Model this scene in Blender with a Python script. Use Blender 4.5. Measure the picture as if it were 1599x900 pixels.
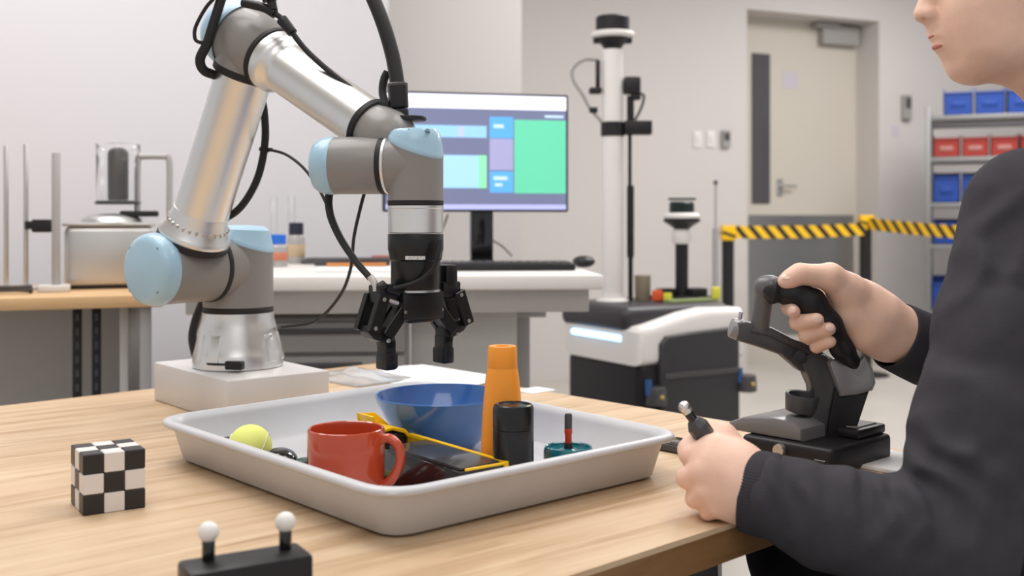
import bpy, bmesh, math, random
import numpy as np
from mathutils import Vector, Matrix
for o in list(bpy.data.objects): bpy.data.objects.remove(o, do_unlink=True)
S = bpy.context.scene; COL = S.collection
random.seed(7)

# ------------------------------------------------------------------ camera, world, lights, exposure
FP, HZ, ZC = 1700.0, 340.0, 1.05          # focal length in pixels, horizon row, camera height
cd = bpy.data.cameras.new('camera'); cam = bpy.data.objects.new('camera', cd); COL.objects.link(cam)
cam.location = (0, 0, ZC); cam.rotation_euler = (math.pi/2, 0, 0)
cd.sensor_width = 36; cd.lens = 36*FP/1599; cd.shift_y = -110/1599; cd.clip_start = .05
cd.dof.use_dof = True; cd.dof.focus_distance = 1.42; cd.dof.aperture_fstop = 5.0
S.camera = cam
S.view_settings.view_transform = 'Standard'; S.view_settings.look = 'None'
S.view_settings.gamma = 1; S.view_settings.exposure = 0.0
wd = bpy.data.worlds.new('world'); S.world = wd; wd.use_nodes = True
wd.node_tree.nodes['Background'].inputs[0].default_value = (.985, .985, 1.0, 1)
wd.node_tree.nodes['Background'].inputs[1].default_value = .60
def area(name, loc, sx, sy, power, col=(1, .985, .975), rot=(0, 0, 0)):
    l = bpy.data.lights.new(name, 'AREA'); l.shape = 'RECTANGLE'; l.size = sx; l.size_y = sy; l.energy = power; l.color = col
    o = bpy.data.objects.new(name, l); COL.objects.link(o); o.location = loc; o.rotation_euler = rot
    return o
area('ceiling_panel_light', (-.9, 1.6, 3.0), 1.2, 1.2, 26)
area('ceiling_panel_light', (1.0, 1.7, 3.0), 1.2, 1.2, 26)
area('ceiling_panel_light', (-1.2, 2.6, 3.0), 1.6, .5, 24)
area('ceiling_panel_light', (1.4, 4.6, 3.0), 1.4, 1.4, 60)
area('ceiling_panel_light', (3.2, 6.2, 3.0), 1.4, 1.4, 60)
area('ceiling_panel_light', (0.0, -.8, 3.0), 1.6, 1.6, 20)

# ------------------------------------------------------------------ helpers
def W(px, py, Y): return Vector(((px-800)/FP*Y, Y, ZC-(py-HZ)/FP*Y))      # pixel + depth -> point in the room
def onz(px, py, z):
    Y = FP*(ZC-z)/(py-HZ); return Vector(((px-800)/FP*Y, Y, z))            # pixel on a horizontal plane
def lin(c): c /= 255; return c/12.92 if c <= .04045 else ((c+.055)/1.055)**2.4
def rgb(r, g, b): return (lin(r), lin(g), lin(b), 1)
MATS = {}
def mat(name, col, rough=.5, metal=0, var=.0, scale=20, bump=0, bscale=200, coat=0, emit=0, trans=0, ior=1.45, stretch=None, spec=.5, sss=0):
    if name in MATS: return MATS[name]
    m = bpy.data.materials.new(name); m.use_nodes = True; nt = m.node_tree; n = nt.nodes; L = nt.links
    b = n['Principled BSDF']; b.inputs['Base Color'].default_value = col; b.inputs['Roughness'].default_value = rough
    b.inputs['Metallic'].default_value = metal; b.inputs['Coat Weight'].default_value = coat; b.inputs['IOR'].default_value = ior
    b.inputs['Transmission Weight'].default_value = trans; b.inputs['Specular IOR Level'].default_value = spec
    if sss: b.inputs['Subsurface Weight'].default_value = sss; b.inputs['Subsurface Radius'].default_value = (.012, .005, .003); b.inputs['Subsurface Scale'].default_value = 1
    tc = n.new('ShaderNodeTexCoord'); mp = n.new('ShaderNodeMapping'); L.new(tc.outputs['Object'], mp.inputs[0])
    if stretch: mp.inputs['Scale'].default_value = stretch
    if var:
        t = n.new('ShaderNodeTexNoise'); t.inputs['Scale'].default_value = scale; t.inputs['Detail'].default_value = 4; L.new(mp.outputs[0], t.inputs['Vector'])
        r = n.new('ShaderNodeValToRGB'); r.color_ramp.elements[0].position = .3; r.color_ramp.elements[1].position = .7
        r.color_ramp.elements[0].color = [max(0, c*(1-var)) for c in col[:3]]+[1]; r.color_ramp.elements[1].color = [min(1, c*(1+var)) for c in col[:3]]+[1]
        L.new(t.outputs['Fac'], r.inputs[0]); L.new(r.outputs[0], b.inputs['Base Color'])
        q = n.new('ShaderNodeMapRange'); q.inputs['To Min'].default_value = rough*.85; q.inputs['To Max'].default_value = min(1, rough*1.15)
        L.new(t.outputs['Fac'], q.inputs['Value']); L.new(q.outputs[0], b.inputs['Roughness'])
    if bump:
        t = n.new('ShaderNodeTexNoise'); t.inputs['Scale'].default_value = bscale; t.inputs['Detail'].default_value = 3; L.new(mp.outputs[0], t.inputs['Vector'])
        u = n.new('ShaderNodeBump'); u.inputs['Strength'].default_value = bump; u.inputs['Distance'].default_value = .002
        L.new(t.outputs['Fac'], u.inputs['Height']); L.new(u.outputs[0], b.inputs['Normal'])
    if emit: b.inputs['Emission Color'].default_value = col; b.inputs['Emission Strength'].default_value = emit
    MATS[name] = m; return m
def wood(name, c1, c2, c3, ang, sc=1.0):
    m = bpy.data.materials.new(name); m.use_nodes = True; nt = m.node_tree; n = nt.nodes; L = nt.links; b = n['Principled BSDF']
    tc = n.new('ShaderNodeTexCoord'); mp = n.new('ShaderNodeMapping'); L.new(tc.outputs['Object'], mp.inputs[0]); mp.inputs['Rotation'].default_value = (0, 0, -ang)
    m2 = n.new('ShaderNodeMapping'); L.new(mp.outputs[0], m2.inputs[0]); m2.inputs['Scale'].default_value = (1.6*sc, 22*sc, 22*sc)
    t = n.new('ShaderNodeTexNoise'); t.inputs['Scale'].default_value = 1.5; t.inputs['Detail'].default_value = 6; t.inputs['Roughness'].default_value = .62; t.inputs['Distortion'].default_value = .6
    L.new(m2.outputs[0], t.inputs['Vector'])
    r = n.new('ShaderNodeValToRGB'); e = r.color_ramp.elements; e[0].position = .28; e[0].color = c3; e[1].position = .72; e[1].color = c1
    x = e.new(.48); x.color = c2; L.new(t.outputs['Fac'], r.inputs[0])
    t2 = n.new('ShaderNodeTexNoise'); t2.inputs['Scale'].default_value = 4; t2.inputs['Detail'].default_value = 3; L.new(mp.outputs[0], t2.inputs['Vector'])
    r2 = n.new('ShaderNodeValToRGB'); r2.color_ramp.elements[0].position = .3; r2.color_ramp.elements[1].position = .65
    r2.color_ramp.elements[0].color = (.80, .75, .69, 1); r2.color_ramp.elements[1].color = (1, 1, 1, 1); L.new(t2.outputs['Fac'], r2.inputs[0])
    mx = n.new('ShaderNodeMix'); mx.data_type = 'RGBA'; mx.blend_type = 'MULTIPLY'; mx.inputs[0].default_value = .8
    L.new(r.outputs[0], mx.inputs[6]); L.new(r2.outputs[0], mx.inputs[7]); L.new(mx.outputs[2], b.inputs['Base Color'])
    b.inputs['Roughness'].default_value = .45
    u = n.new('ShaderNodeBump'); u.inputs['Strength'].default_value = .06; u.inputs['Distance'].default_value = .002; L.new(t.outputs['Fac'], u.inputs['Height']); L.new(u.outputs[0], b.inputs['Normal'])
    MATS[name] = m; return m

class MB:
    def __init__(s): s.v = []; s.f = []
    def add(s, vs, fs):
        k = len(s.v); s.v += [tuple(x) for x in vs]; s.f += [tuple(i+k for i in f) for f in fs]; return s
    def box(s, c, size, bev=0, ax=None, az=None, seg=2):
        b = bmesh.new(); bmesh.ops.create_cube(b, size=1)
        for v in b.verts: v.co = Vector((v.co.x*size[0], v.co.y*size[1], v.co.z*size[2]))
        if bev: bmesh.ops.bevel(b, geom=b.edges[:], offset=bev, segments=seg, profile=.5, affect='EDGES')
        M = frame(ax, az); b.verts.index_update()
        s.add([Vector(c)+M@v.co for v in b.verts], [[v.index for v in f.verts] for f in b.faces]); b.free(); return s
    def lathe(s, prof, o, axis=(0, 0, 1), n=40):
        M = frame(None, axis); o = Vector(o); vs = []; fs = []
        for r, h in prof:
            for i in range(n):
                a = 2*math.pi*i/n; vs.append(o+M@Vector((r*math.cos(a), r*math.sin(a), h)))
        for j in range(len(prof)-1):
            for i in range(n):
                a, b_ = j*n+i, j*n+(i+1) % n; fs.append((a, b_, b_+n, a+n))
        if prof[0][0] > 1e-6: fs.append(tuple(range(n-1, -1, -1)))
        if prof[-1][0] > 1e-6: fs.append(tuple(range((len(prof)-1)*n, len(prof)*n)))
        return s.add(vs, fs)
    def cyl(s, p0, p1, r0, r1=None, bev=0, n=32):
        p0 = Vector(p0); p1 = Vector(p1); h = (p1-p0).length; r1 = r0 if r1 is None else r1
        pr = [(r0, 0), (r1, h)] if not bev else [(r0-bev, 0), (r0-.3*bev, .3*bev), (r0, bev), (r1, h-bev), (r1-.3*bev, h-.3*bev), (r1-bev, h)]
        return s.lathe(pr, p0, p1-p0, n)
    def ball(s, c, r, n=24):
        return s.lathe([(r*math.sin(math.pi*i/(n//2))+(1e-7), -r*math.cos(math.pi*i/(n//2))) for i in range(n//2+1)], c, (0, 0, 1), n)
    def tube(s, pts, r, n=12, sm=6):
        pts = spline([Vector(p) for p in pts], sm); vs = []; fs = []; N = len(pts); up = None
        for j, p in enumerate(pts):
            t = (pts[min(j+1, N-1)]-pts[max(j-1, 0)]).normalized()
            if up is None: up = t.orthogonal().normalized()
            up = (up-t*up.dot(t)).normalized(); sd = t.cross(up); rr = r if not callable(r) else r(j/(N-1))
            for i in range(n):
                a = 2*math.pi*i/n; vs.append(p+up*(rr*math.cos(a))+sd*(rr*math.sin(a)))
        for j in range(N-1):
            for i in range(n):
                a, b_ = j*n+i, j*n+(i+1) % n; fs.append((a, b_, b_+n, a+n))
        fs.append(tuple(range(n-1, -1, -1))); fs.append(tuple(range((N-1)*n, N*n)))
        return s.add(vs, fs)
    def prism(s, poly, th, bev=0, fn=None, seg=2):           # poly of (x, z) extruded along y by th, mapped by fn
        b = bmesh.new(); a = [b.verts.new((x, -th/2, z)) for x, z in poly]; f = b.faces.new(a)
        r = bmesh.ops.extrude_face_region(b, geom=[f])
        for v in [g for g in r['geom'] if isinstance(g, bmesh.types.BMVert)]: v.co.y = th/2
        bmesh.ops.recalc_face_normals(b, faces=b.faces[:])
        if bev:
            ed = [e for e in b.edges if abs(e.verts[0].co.y-e.verts[1].co.y) < 1e-6]
            bmesh.ops.bevel(b, geom=ed, offset=bev, segments=seg, profile=.5, affect='EDGES', clamp_overlap=True)
        b.verts.index_update()
        s.add([fn(v.co) if fn else v.co for v in b.verts], [[v.index for v in f.verts] for f in b.faces]); b.free(); return s
    def bar(s, p0, p1, w, t, side, bev=.001):                 # flat link from p0 to p1; w in the plane, t along side
        p0 = Vector(p0); p1 = Vector(p1); z = (p1-p0); return s.box((p0+p1)/2, (t, w, z.length+w*.6), bev, side, z, 1)
    def mesh(s, name, m, ang=35):
        me = bpy.data.meshes.new(name); me.from_pydata(s.v, [], s.f)
        b = bmesh.new(); b.from_mesh(me); bmesh.ops.recalc_face_normals(b, faces=b.faces[:]); b.to_mesh(me); b.free()
        me.polygons.foreach_set('use_smooth', [True]*len(me.polygons)); me.set_sharp_from_angle(angle=math.radians(ang))
        me.materials.append(m); return me
def frame(ax=None, az=None):
    z = Vector(az).normalized() if az is not None else Vector((0, 0, 1))
    x = Vector(ax) if ax is not None else (Vector((1, 0, 0)) if abs(z.x) < .9 else Vector((0, 1, 0)))
    x = (x-z*x.dot(z)).normalized(); y = z.cross(x)
    return Matrix((x, y, z)).transposed()
def spline(p, k):
    if len(p) < 3: return p
    q = [2*p[0]-p[1]]+p+[2*p[-1]-p[-2]]; out = []
    for i in range(1, len(q)-2):
        a, b, c, d = q[i-1:i+3]
        for j in range(k):
            t = j/k; out.append(.5*((2*b)+(c-a)*t+(2*a-5*b+4*c-d)*t*t+(3*b-a-3*c+d)*t**3))
    return out+[p[-1]]
def tag(o, label=None, cat=None, group=None, kind=None):
    for k, v in (('label', label), ('category', cat), ('group', group), ('kind', kind)):
        if v: o[k] = v
    return o
def thing(name, loc, label, cat, group=None):
    o = bpy.data.objects.new(name, None); COL.objects.link(o); o.location = loc; o.empty_display_size = .05; tag(o, label, cat, group); return o
def root_of(o):
    v = Vector((0, 0, 0))
    while o is not None: v = o.matrix_parent_inverse.translation + o.location + v if o.parent is not None else o.location + v; o = o.parent
    return v
def obj(name, mb, m, parent=None, label=None, kind=None, ang=35):
    me = mb.mesh(name, m, ang) if isinstance(mb, MB) else mb
    o = bpy.data.objects.new(name, me); COL.objects.link(o)
    if parent is not None:
        o.parent = parent; o.matrix_parent_inverse = Matrix.Translation(-root_of(parent))
    tag(o, label, None, None, kind); return o
def dup(r, loc, rotz=0, label=None):
    c = r.copy(); COL.objects.link(c); c.location = loc; c.rotation_euler = (0, 0, rotz)
    if label: c['label'] = label
    for ch in list(r.children):
        d = ch.copy(); COL.objects.link(d); d.parent = c
        for g in list(ch.children):
            e = g.copy(); COL.objects.link(e); e.parent = d
    return c

# ------------------------------------------------------------------ implicit surfaces (tapered capsules and ellipsoids, smoothly joined)
class SDF:
    def __init__(s): s.p = []; s.post = None
    def cap(s, a, b, ra, rb=None, k=.01): s.p.append(('c', np.array(a, float), np.array(b, float), ra, ra if rb is None else rb, k, 0)); return s
    def ell(s, c, r, k=.01, sub=0, M=None): s.p.append(('e', np.array(c, float), np.array(r, float), None if M is None else np.array(M, float), 0, k, sub)); return s
    def chain(s, pts, k=.004):
        for (a, ra), (b, rb) in zip(pts[:-1], pts[1:]): s.cap(a, b, ra, rb, k)
        return s
    @staticmethod
    def d1(pr, P):
        if pr[0] == 'c':
            a, b, ra, rb = pr[1:5]; ab = b-a; t = np.clip(((P-a)@ab)/max(ab@ab, 1e-9), 0, 1)
            return np.linalg.norm(P-a-t[..., None]*ab, axis=-1)-(ra+(rb-ra)*t)
        q = P-pr[1]
        if pr[3] is not None: q = q@pr[3]
        k0 = np.linalg.norm(q/pr[2], axis=-1); k1 = np.linalg.norm(q/pr[2]**2, axis=-1); return k0*(k0-1)/np.maximum(k1, 1e-6)
    @staticmethod
    def join(d, e, k, sub):
        if sub:
            h = np.clip(.5-.5*(d+e)/k, 0, 1); return d+(-e-d)*h+k*h*(1-h)
        h = np.clip(.5+.5*(d-e)/k, 0, 1); return d+(e-d)*h-k*h*(1-h)
    def mesh(s, name, m, vox):
        lo = np.min([np.minimum(p[1], p[2] if p[0] == 'c' else p[1])-(max(p[3], p[4]) if p[0] == 'c' else max(p[2])) for p in s.p if not p[6]], axis=0)-.02
        hi = np.max([np.maximum(p[1], p[2] if p[0] == 'c' else p[1])+(max(p[3], p[4]) if p[0] == 'c' else max(p[2])) for p in s.p if not p[6]], axis=0)+.02
        B = 8; bs = B*vox; nb = np.ceil((hi-lo)/bs).astype(int)
        I = np.stack(np.meshgrid(*[np.arange(n) for n in nb], indexing='ij'), -1).reshape(-1, 3)
        C = lo+(I+.5)*bs; D = np.full(len(C), 9.); ds = []; diag = bs*.87
        for p in s.p:
            e = SDF.d1(p, C); ds.append(e); D = SDF.join(D, e, p[5], p[6])
        act = np.abs(D) < diag+.045; I = I[act]; ds = [e[act] for e in ds]
        g = np.arange(B+1); G = np.stack(np.meshgrid(g, g, g, indexing='ij'), -1)
        V = np.full((len(I), B+1, B+1, B+1), .5, np.float32)
        for p, e in zip(s.p, ds):
            w = np.where(np.abs(e) < diag+.06 if p[6] else e < diag+1.5*p[5]+(.05 if p[0] == "c" else .13))[0]
            for c0 in range(0, len(w), 1500):
                ww = w[c0:c0+1500]; P = lo+(I[ww][:, None, None, None, :]*B+G)*vox
                V[ww] = SDF.join(V[ww], SDF.d1(p, P), p[5], p[6])
        if s.post:
            for c0 in range(0, len(I), 1500):
                P = lo+(I[c0:c0+1500][:, None, None, None, :]*B+G)*vox; V[c0:c0+1500] = s.post(P, V[c0:c0+1500])
        sg = V < 0
        cnt = sum(sg[:, a:B+a, b:B+b, c:B+c].astype(np.int8) for a in (0, 1) for b in (0, 1) for c in (0, 1))
        cb, cx, cy, cz = np.where((cnt > 0) & (cnt < 8)); cc = np.stack([cx, cy, cz], -1); gc = I[cb]*B+cc
        N = nb*B+4; key = lambda q: (q[..., 0].astype(np.int64)*N[1]+q[..., 1])*N[2]+q[..., 2]
        pos = np.zeros((len(cb), 3)); num = np.zeros(len(cb))
        for ax in range(3):
            o1, o2 = [i for i in range(3) if i != ax]
            for u in (0, 1):
                for w in (0, 1):
                    a = cc.copy(); a[:, o1] += u; a[:, o2] += w; b = a.copy(); b[:, ax] += 1
                    va = V[cb, a[:, 0], a[:, 1], a[:, 2]].astype(float); vb = V[cb, b[:, 0], b[:, 1], b[:, 2]].astype(float); x = (va < 0) != (vb < 0)
                    t = np.where(x, va/np.where(va == vb, 1, va-vb), 0); q = a.astype(float); q[:, ax] += t
                    pos[x] += (q-cc)[x]; num[x] += 1
        P = lo+(gc+pos/num[:, None])*vox; K = key(gc); order = np.argsort(K); Ks = K[order]; quads = []
        for ax in range(3):
            o1, o2 = (ax+1) % 3, (ax+2) % 3; b = cc.copy(); b[:, ax] += 1
            va = V[cb, cc[:, 0], cc[:, 1], cc[:, 2]] < 0; vb = V[cb, b[:, 0], b[:, 1], b[:, 2]] < 0; x = va != vb
            q = gc[x]; f = va[x]; ids = []; ok = np.ones(len(q), bool)
            for (u, w) in ((0, 0), (-1, 0), (-1, -1), (0, -1)):
                r = q.copy(); r[:, o1] += u; r[:, o2] += w; kk = key(r); j = np.clip(np.searchsorted(Ks, kk), 0, len(Ks)-1); ok &= Ks[j] == kk; ids.append(order[j])
            ids = np.stack(ids, -1); ids[~f] = ids[~f][:, ::-1]; quads.append(ids[ok])
        F = np.concatenate(quads)
        me = bpy.data.meshes.new(name); me.vertices.add(len(P)); me.vertices.foreach_set('co', P.astype(np.float32).ravel())
        me.loops.add(F.size); me.loops.foreach_set('vertex_index', F.astype(np.int32).ravel())
        me.polygons.add(len(F)); me.polygons.foreach_set('loop_start', np.arange(0, F.size, 4, dtype=np.int32)); me.update(calc_edges=True)
        me.polygons.foreach_set('use_smooth', [True]*len(F)); me.materials.append(m); me.validate(); return me

# ------------------------------------------------------------------ materials
M_wall = mat('white_paint', rgb(220, 218, 222), .75, bump=.03, bscale=90)
M_wallb = mat('beige_paint', rgb(208, 203, 200), .75, bump=.03, bscale=90)
M_floor = mat('vinyl_floor', rgb(196, 190, 183), .35, var=.04, scale=3)
M_ceil = mat('ceiling_paint', rgb(235, 233, 230), .8)
M_door = mat('door_paint', rgb(205, 198, 186), .5)
M_oak = wood('oak_laminate', rgb(222, 198, 168), rgb(207, 178, 144), rgb(172, 138, 102), math.radians(40))
M_oakedge = wood('oak_edge', rgb(146, 108, 68), rgb(128, 92, 56), rgb(102, 72, 42), math.radians(42), 1.4)
M_birch = wood('birch_bench', rgb(226, 190, 145), rgb(215, 178, 132), rgb(200, 160, 115), math.radians(20))
M_grey = mat('robot_grey', rgb(138, 134, 131), .42, var=.03, scale=8, coat=.15)
M_blue = mat('pale_blue_plastic', rgb(165, 199, 219), .32, coat=.3)
M_alu = mat('brushed_aluminium', (.80, .79, .775, 1), .36, 1, bump=.04, bscale=600, stretch=(1, 1, .06))
M_cast = mat('cast_aluminium', (.78, .765, .745, 1), .33, 1, var=.03, scale=40)
M_block = mat('milled_block', rgb(222, 219, 217), .42, .2, var=.03, scale=9)
M_steel = mat('stainless', (.58, .575, .565, 1), .42, 1, var=.04, scale=10)
M_black = mat('black_plastic', rgb(34, 32, 34), .42, spec=.4)
M_rubber = mat('black_rubber', rgb(30, 28, 29), .6)
M_gloss = mat('gloss_black', rgb(18, 17, 19), .14, coat=.5)
M_grip = mat('gripper_black', rgb(24, 23, 24), .34, var=.1, scale=60)
M_bolt = mat('bolt_steel', (.55, .54, .53, 1), .3, 1)
M_tray = mat('grey_tray', rgb(202, 202, 205), .42, coat=.1, var=.02, scale=30)
M_orange = mat('orange_plastic', rgb(250, 158, 50), .38)
M_red = mat('red_ceramic', rgb(188, 72, 42), .16, coat=.5)
M_bowl = mat('blue_ceramic', rgb(70, 118, 184), .16, coat=.6)
M_teal = mat('teal_plastic', rgb(22, 104, 116), .2, coat=.4)
M_yellow = mat('yellow_plastic', rgb(247, 196, 12), .35)
M_ball = mat('tennis_yellow', rgb(226, 232, 128), .7, bump=.15, bscale=400)
M_white = mat('white_plastic', rgb(236, 232, 228), .4)
M_tile = mat('white_tile', rgb(228, 222, 218), .35)
M_tileb = mat('black_tile', rgb(40, 37, 38), .4)
M_dark = mat('dark_grey_plastic', rgb(74, 72, 74), .38, var=.03, scale=30)
M_dark2 = mat('mid_grey_shell', rgb(146, 144, 145), .3, .2)
M_post = mat('post_grey', rgb(104, 102, 104), .35, .1)
M_skin = mat('skin', rgb(237, 196, 174), .5, var=.05, scale=45, bump=.12, bscale=260, sss=.12)
M_nail = mat('nail', rgb(245, 208, 192), .3, coat=.2)
M_lip = mat('lip', rgb(190, 118, 104), .45)
M_hair = mat('dark_hair', rgb(28, 22, 20), .5, bump=.5, bscale=150, stretch=(1, 1, .2))
M_knit = mat('charcoal_knit', rgb(66, 64, 69), .9, var=.07, scale=60, bump=.35, bscale=700, spec=.15)
M_cuff = mat('charcoal_rib', rgb(62, 60, 65), .9, bump=.2, bscale=900, spec=.15)
M_trouser = mat('black_cloth', rgb(22, 21, 24), .85, bump=.2, bscale=500, spec=.2)
M_bin = mat('blue_bin', rgb(28, 68, 152), .4)
M_binr = mat('red_bin', rgb(164, 52, 44), .4)
M_rack = mat('rack_steel', rgb(140, 140, 140), .4, .5)
M_cab = mat('grey_cabinet', rgb(206, 203, 200), .5)
M_cabd = mat('mid_cabinet', rgb(160, 157, 154), .5)
M_desk = mat('white_laminate', rgb(226, 222, 218), .4)
M_legs = mat('grey_leg', rgb(172, 170, 169), .4, .2)
M_paper = mat('white_paper', rgb(244, 243, 242), .8)
M_glassd = mat('dark_glass', rgb(82, 80, 84), .2)
M_glass = mat('clear_plastic', (.98, .985, .985, 1), .02, trans=.97)
M_led = mat('led_strip', rgb(170, 215, 255), .3, emit=2.2)

# ------------------------------------------------------------------ setting
CA, SA = math.cos(math.radians(24)), math.sin(math.radians(24))
U = Vector((CA, SA, 0)); V_ = Vector((-SA, CA, 0))
def wallpt(px, t):                        # horizontal point on the wall plane at distance t
    a = (px-800)/FP; Y = t/(CA-SA*a); return Vector((a*Y, Y, 0))
def su(p): return p.dot(U)
TA, TBk, TC = 3.75, 4.4, 6.28
def wallbox(name, s0, s1, t, th, z0, z1, m, holes=None):
    c = U*((s0+s1)/2)+V_*(t+th/2)+Vector((0, 0, (z0+z1)/2))
    return obj(name, MB().box(c, (s1-s0, th, z1-z0), 0, U, (0, 0, 1)), m, None, None, 'structure')
H = 3.1
obj('floor', MB().box((1, 4, -.02), (14, 12, .04)), M_floor, None, None, 'structure')
obj('ceiling', MB().box((1, 4, H+.02), (14, 12, .04)), M_ceil, None, None, 'structure')
wallbox('wall_left', su(wallpt(-500, TA)), su(wallpt(607, TA)), TA, .5, 0, H, M_wall)
wallbox('wall_back', su(wallpt(560, TBk)), su(wallpt(815, TBk)), TBk, 1.75, 0, H, M_wallb)
sD0, sD1 = su(wallpt(1167, TC)), su(wallpt(1373, TC))
ZD = ZC+(HZ-14)/FP*wallpt(1167, TC).y
wr = MB()
s0, s1 = su(wallpt(740, TC)), su(wallpt(1900, TC))
for a, b, z0, z1 in ((s0, sD0, 0, H), (sD1, s1, 0, H), (sD0, sD1, ZD, H)):
    wr.box(U*((a+b)/2)+V_*(TC+.15)+Vector((0, 0, (z0+z1)/2)), (b-a, .3, z1-z0), 0, U, (0, 0, 1))
obj('wall_right', wr, M_wallb, None, None, 'structure')
# door set back in its recess
td = TC+.24
def dpt(px, py, t=td): p = wallpt(px, t); return Vector((p.x, p.y, ZC-(py-HZ)/FP*p.y))
sl0, sl1 = sD0-.02, sD1+.02
door = obj('door_1', MB().box(U*((sl0+sl1)/2)+V_*(td+.03)+Vector((0, 0, ZD/2)), (sl1-sl0, .06, ZD), 0, U, (0, 0, 1)), M_door, None, None, 'structure')
def onwall(px0, py0, px1, py1, th, t=td, bev=.004):
    a, b = dpt(px0, py0, t), dpt(px1, py0, t); pm = dpt((px0+px1)/2, py0, t); z1 = dpt((px0+px1)/2, py1, t).z
    return MB().box((a+b)/2*Vector((1, 1, 0)).length*0+Vector(((a.x+b.x)/2, (a.y+b.y)/2, (pm.z+z1)/2))-V_*th/2, (abs(su(b)-su(a)), th, abs(pm.z-z1)), bev, U, (0, 0, 1), 1)
obj('vision_panel', onwall(1174, 84, 1202, 318, .012), M_glassd, door)
obj('kick_plate', onwall(1169, 336, 1333, 522, .008), mat('kick_steel', (.40, .395, .385, 1), .4, 1), door)
obj('door_closer', onwall(1277, 42, 1333, 72, .07, td), M_cabd, door)
obj('closer_arm', onwall(1266, 38, 1300, 46, .09, td, .002), M_cabd, door)
h = onwall(1213, 280, 1222, 306, .012); obj('handle_plate', h, M_steel, door)
h = MB().cyl(dpt(1217, 290)-V_*.012, dpt(1217, 290)-V_*.05, .01, n=12).cyl(dpt(1217, 290)-V_*.05, dpt(1237, 291)-V_*.05, .009, n=12); obj('lever_handle', h, M_steel, door)
o = obj('door_notice', onwall(1222, 112, 1246, 138, .003, td, 0), mat('faded_paper', rgb(200, 194, 204), .7), door)
for i, (x0, x1) in enumerate(((1083, 1095), (1104, 1116))):
    t = thing('light_switch', dpt((x0+x1)/2, 228, TC), ['white square light switch on beige wall, farther from door', 'white square light switch on beige wall, next to the grey one'][i], 'switch', 'white wall switches')
    obj('switch_plate', onwall(x0, 205, x1, 230, .012, TC), M_white, t); obj('rocker', onwall(x0+3, 211, x1-3, 224, .02, TC), M_tile, t)
t = thing('card_reader', dpt(1131, 230, TC), 'small grey card reader on wall left of the door', 'card reader')
obj('reader_case', onwall(1126, 204, 1138, 231, .03, TC), M_cabd, t); obj('reader_face', onwall(1128, 208, 1136, 220, .035, TC), M_dark, t)
t = thing('intercom', dpt(1412, 187, TC), 'narrow dark intercom panel on wall right of the door', 'intercom')
obj('intercom_case', onwall(1407, 149, 1419, 187, .04, TC), M_cabd, t); obj('intercom_face', onwall(1409, 153, 1417, 170, .045, TC), M_dark, t)
tag(obj('wall_notice', onwall(1393, 196, 1404, 214, .003, TC, 0), MATS['faded_paper']), 'small white notice on wall below the dark intercom', 'notice')

# ------------------------------------------------------------------ main table
ZT = .725
TQ = Vector((.728, .685, 0)).normalized(); TP = Vector((-TQ.y, TQ.x, 0))
TR = Vector((.581, 1.485, 0))                     # right corner of the table
tbl = thing('work_table', (TR-TQ*.8+TP*.6)*1, 'light oak work table that carries the robot arm and grey tray', 'table'); tbl.location.z = 0
LQ, LP = 1.75, 1.29
cen = TR-TQ*LQ/2+TP*LP/2
obj('tabletop', MB().box((cen.x, cen.y, ZT-.003), (LQ, LP, .006), 0, TQ, (0, 0, 1)), M_oak, tbl)
obj('edge_band', MB().box((cen.x, cen.y, ZT-.023), (LQ, LP, .034), .001, TQ, (0, 0, 1), 1), M_oakedge, tbl)
for a in (.08, LQ-.08):
    for b in (.34 if a < .1 else .08, LP-.08):
        p = TR-TQ*a+TP*b; obj('leg', MB().box((p.x, p.y, (ZT-.04)/2), (.05, .05, ZT-.04), .003, TQ, (0, 0, 1), 1), M_legs, tbl)
# pedestal cabinet under the table edge
pc = onz(1165, 866, .66)*1; pedc = TR-TQ*.56+TP*.335
ped = thing('drawer_pedestal', (pedc.x, pedc.y, 0), 'dark grey drawer pedestal standing under the oak table edge', 'cabinet')
obj('carcass', MB().box((pedc.x, pedc.y, .36), (.36, .48, .62), .006, TQ, (0, 0, 1)), mat('charcoal_steel', rgb(66, 66, 70), .45), ped)
for i, (z, hh) in enumerate(((.585, .13), (.43, .15), (.22, .24))):
    q = pedc-TP*.247; d = obj('drawer', MB().box((q.x, q.y, z), (.34, .02, hh), .004, TQ, (0, 0, 1), 1), MATS['charcoal_steel'], ped)
    q = q-TP*.014; obj('pull', MB().box((q.x, q.y, z+hh*.3), (.12, .014, .012), .003, TQ, (0, 0, 1), 1), M_rack, d)
for a in (-.14, .14):
    for b in (-.2, .2):
        q = pedc+TQ*a+TP*b; obj('caster', MB().cyl((q.x-.012, q.y, .025), (q.x+.012, q.y, .025), .025, n=16).box((q.x, q.y, .05), (.03, .03, .01)), M_black, ped)

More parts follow.
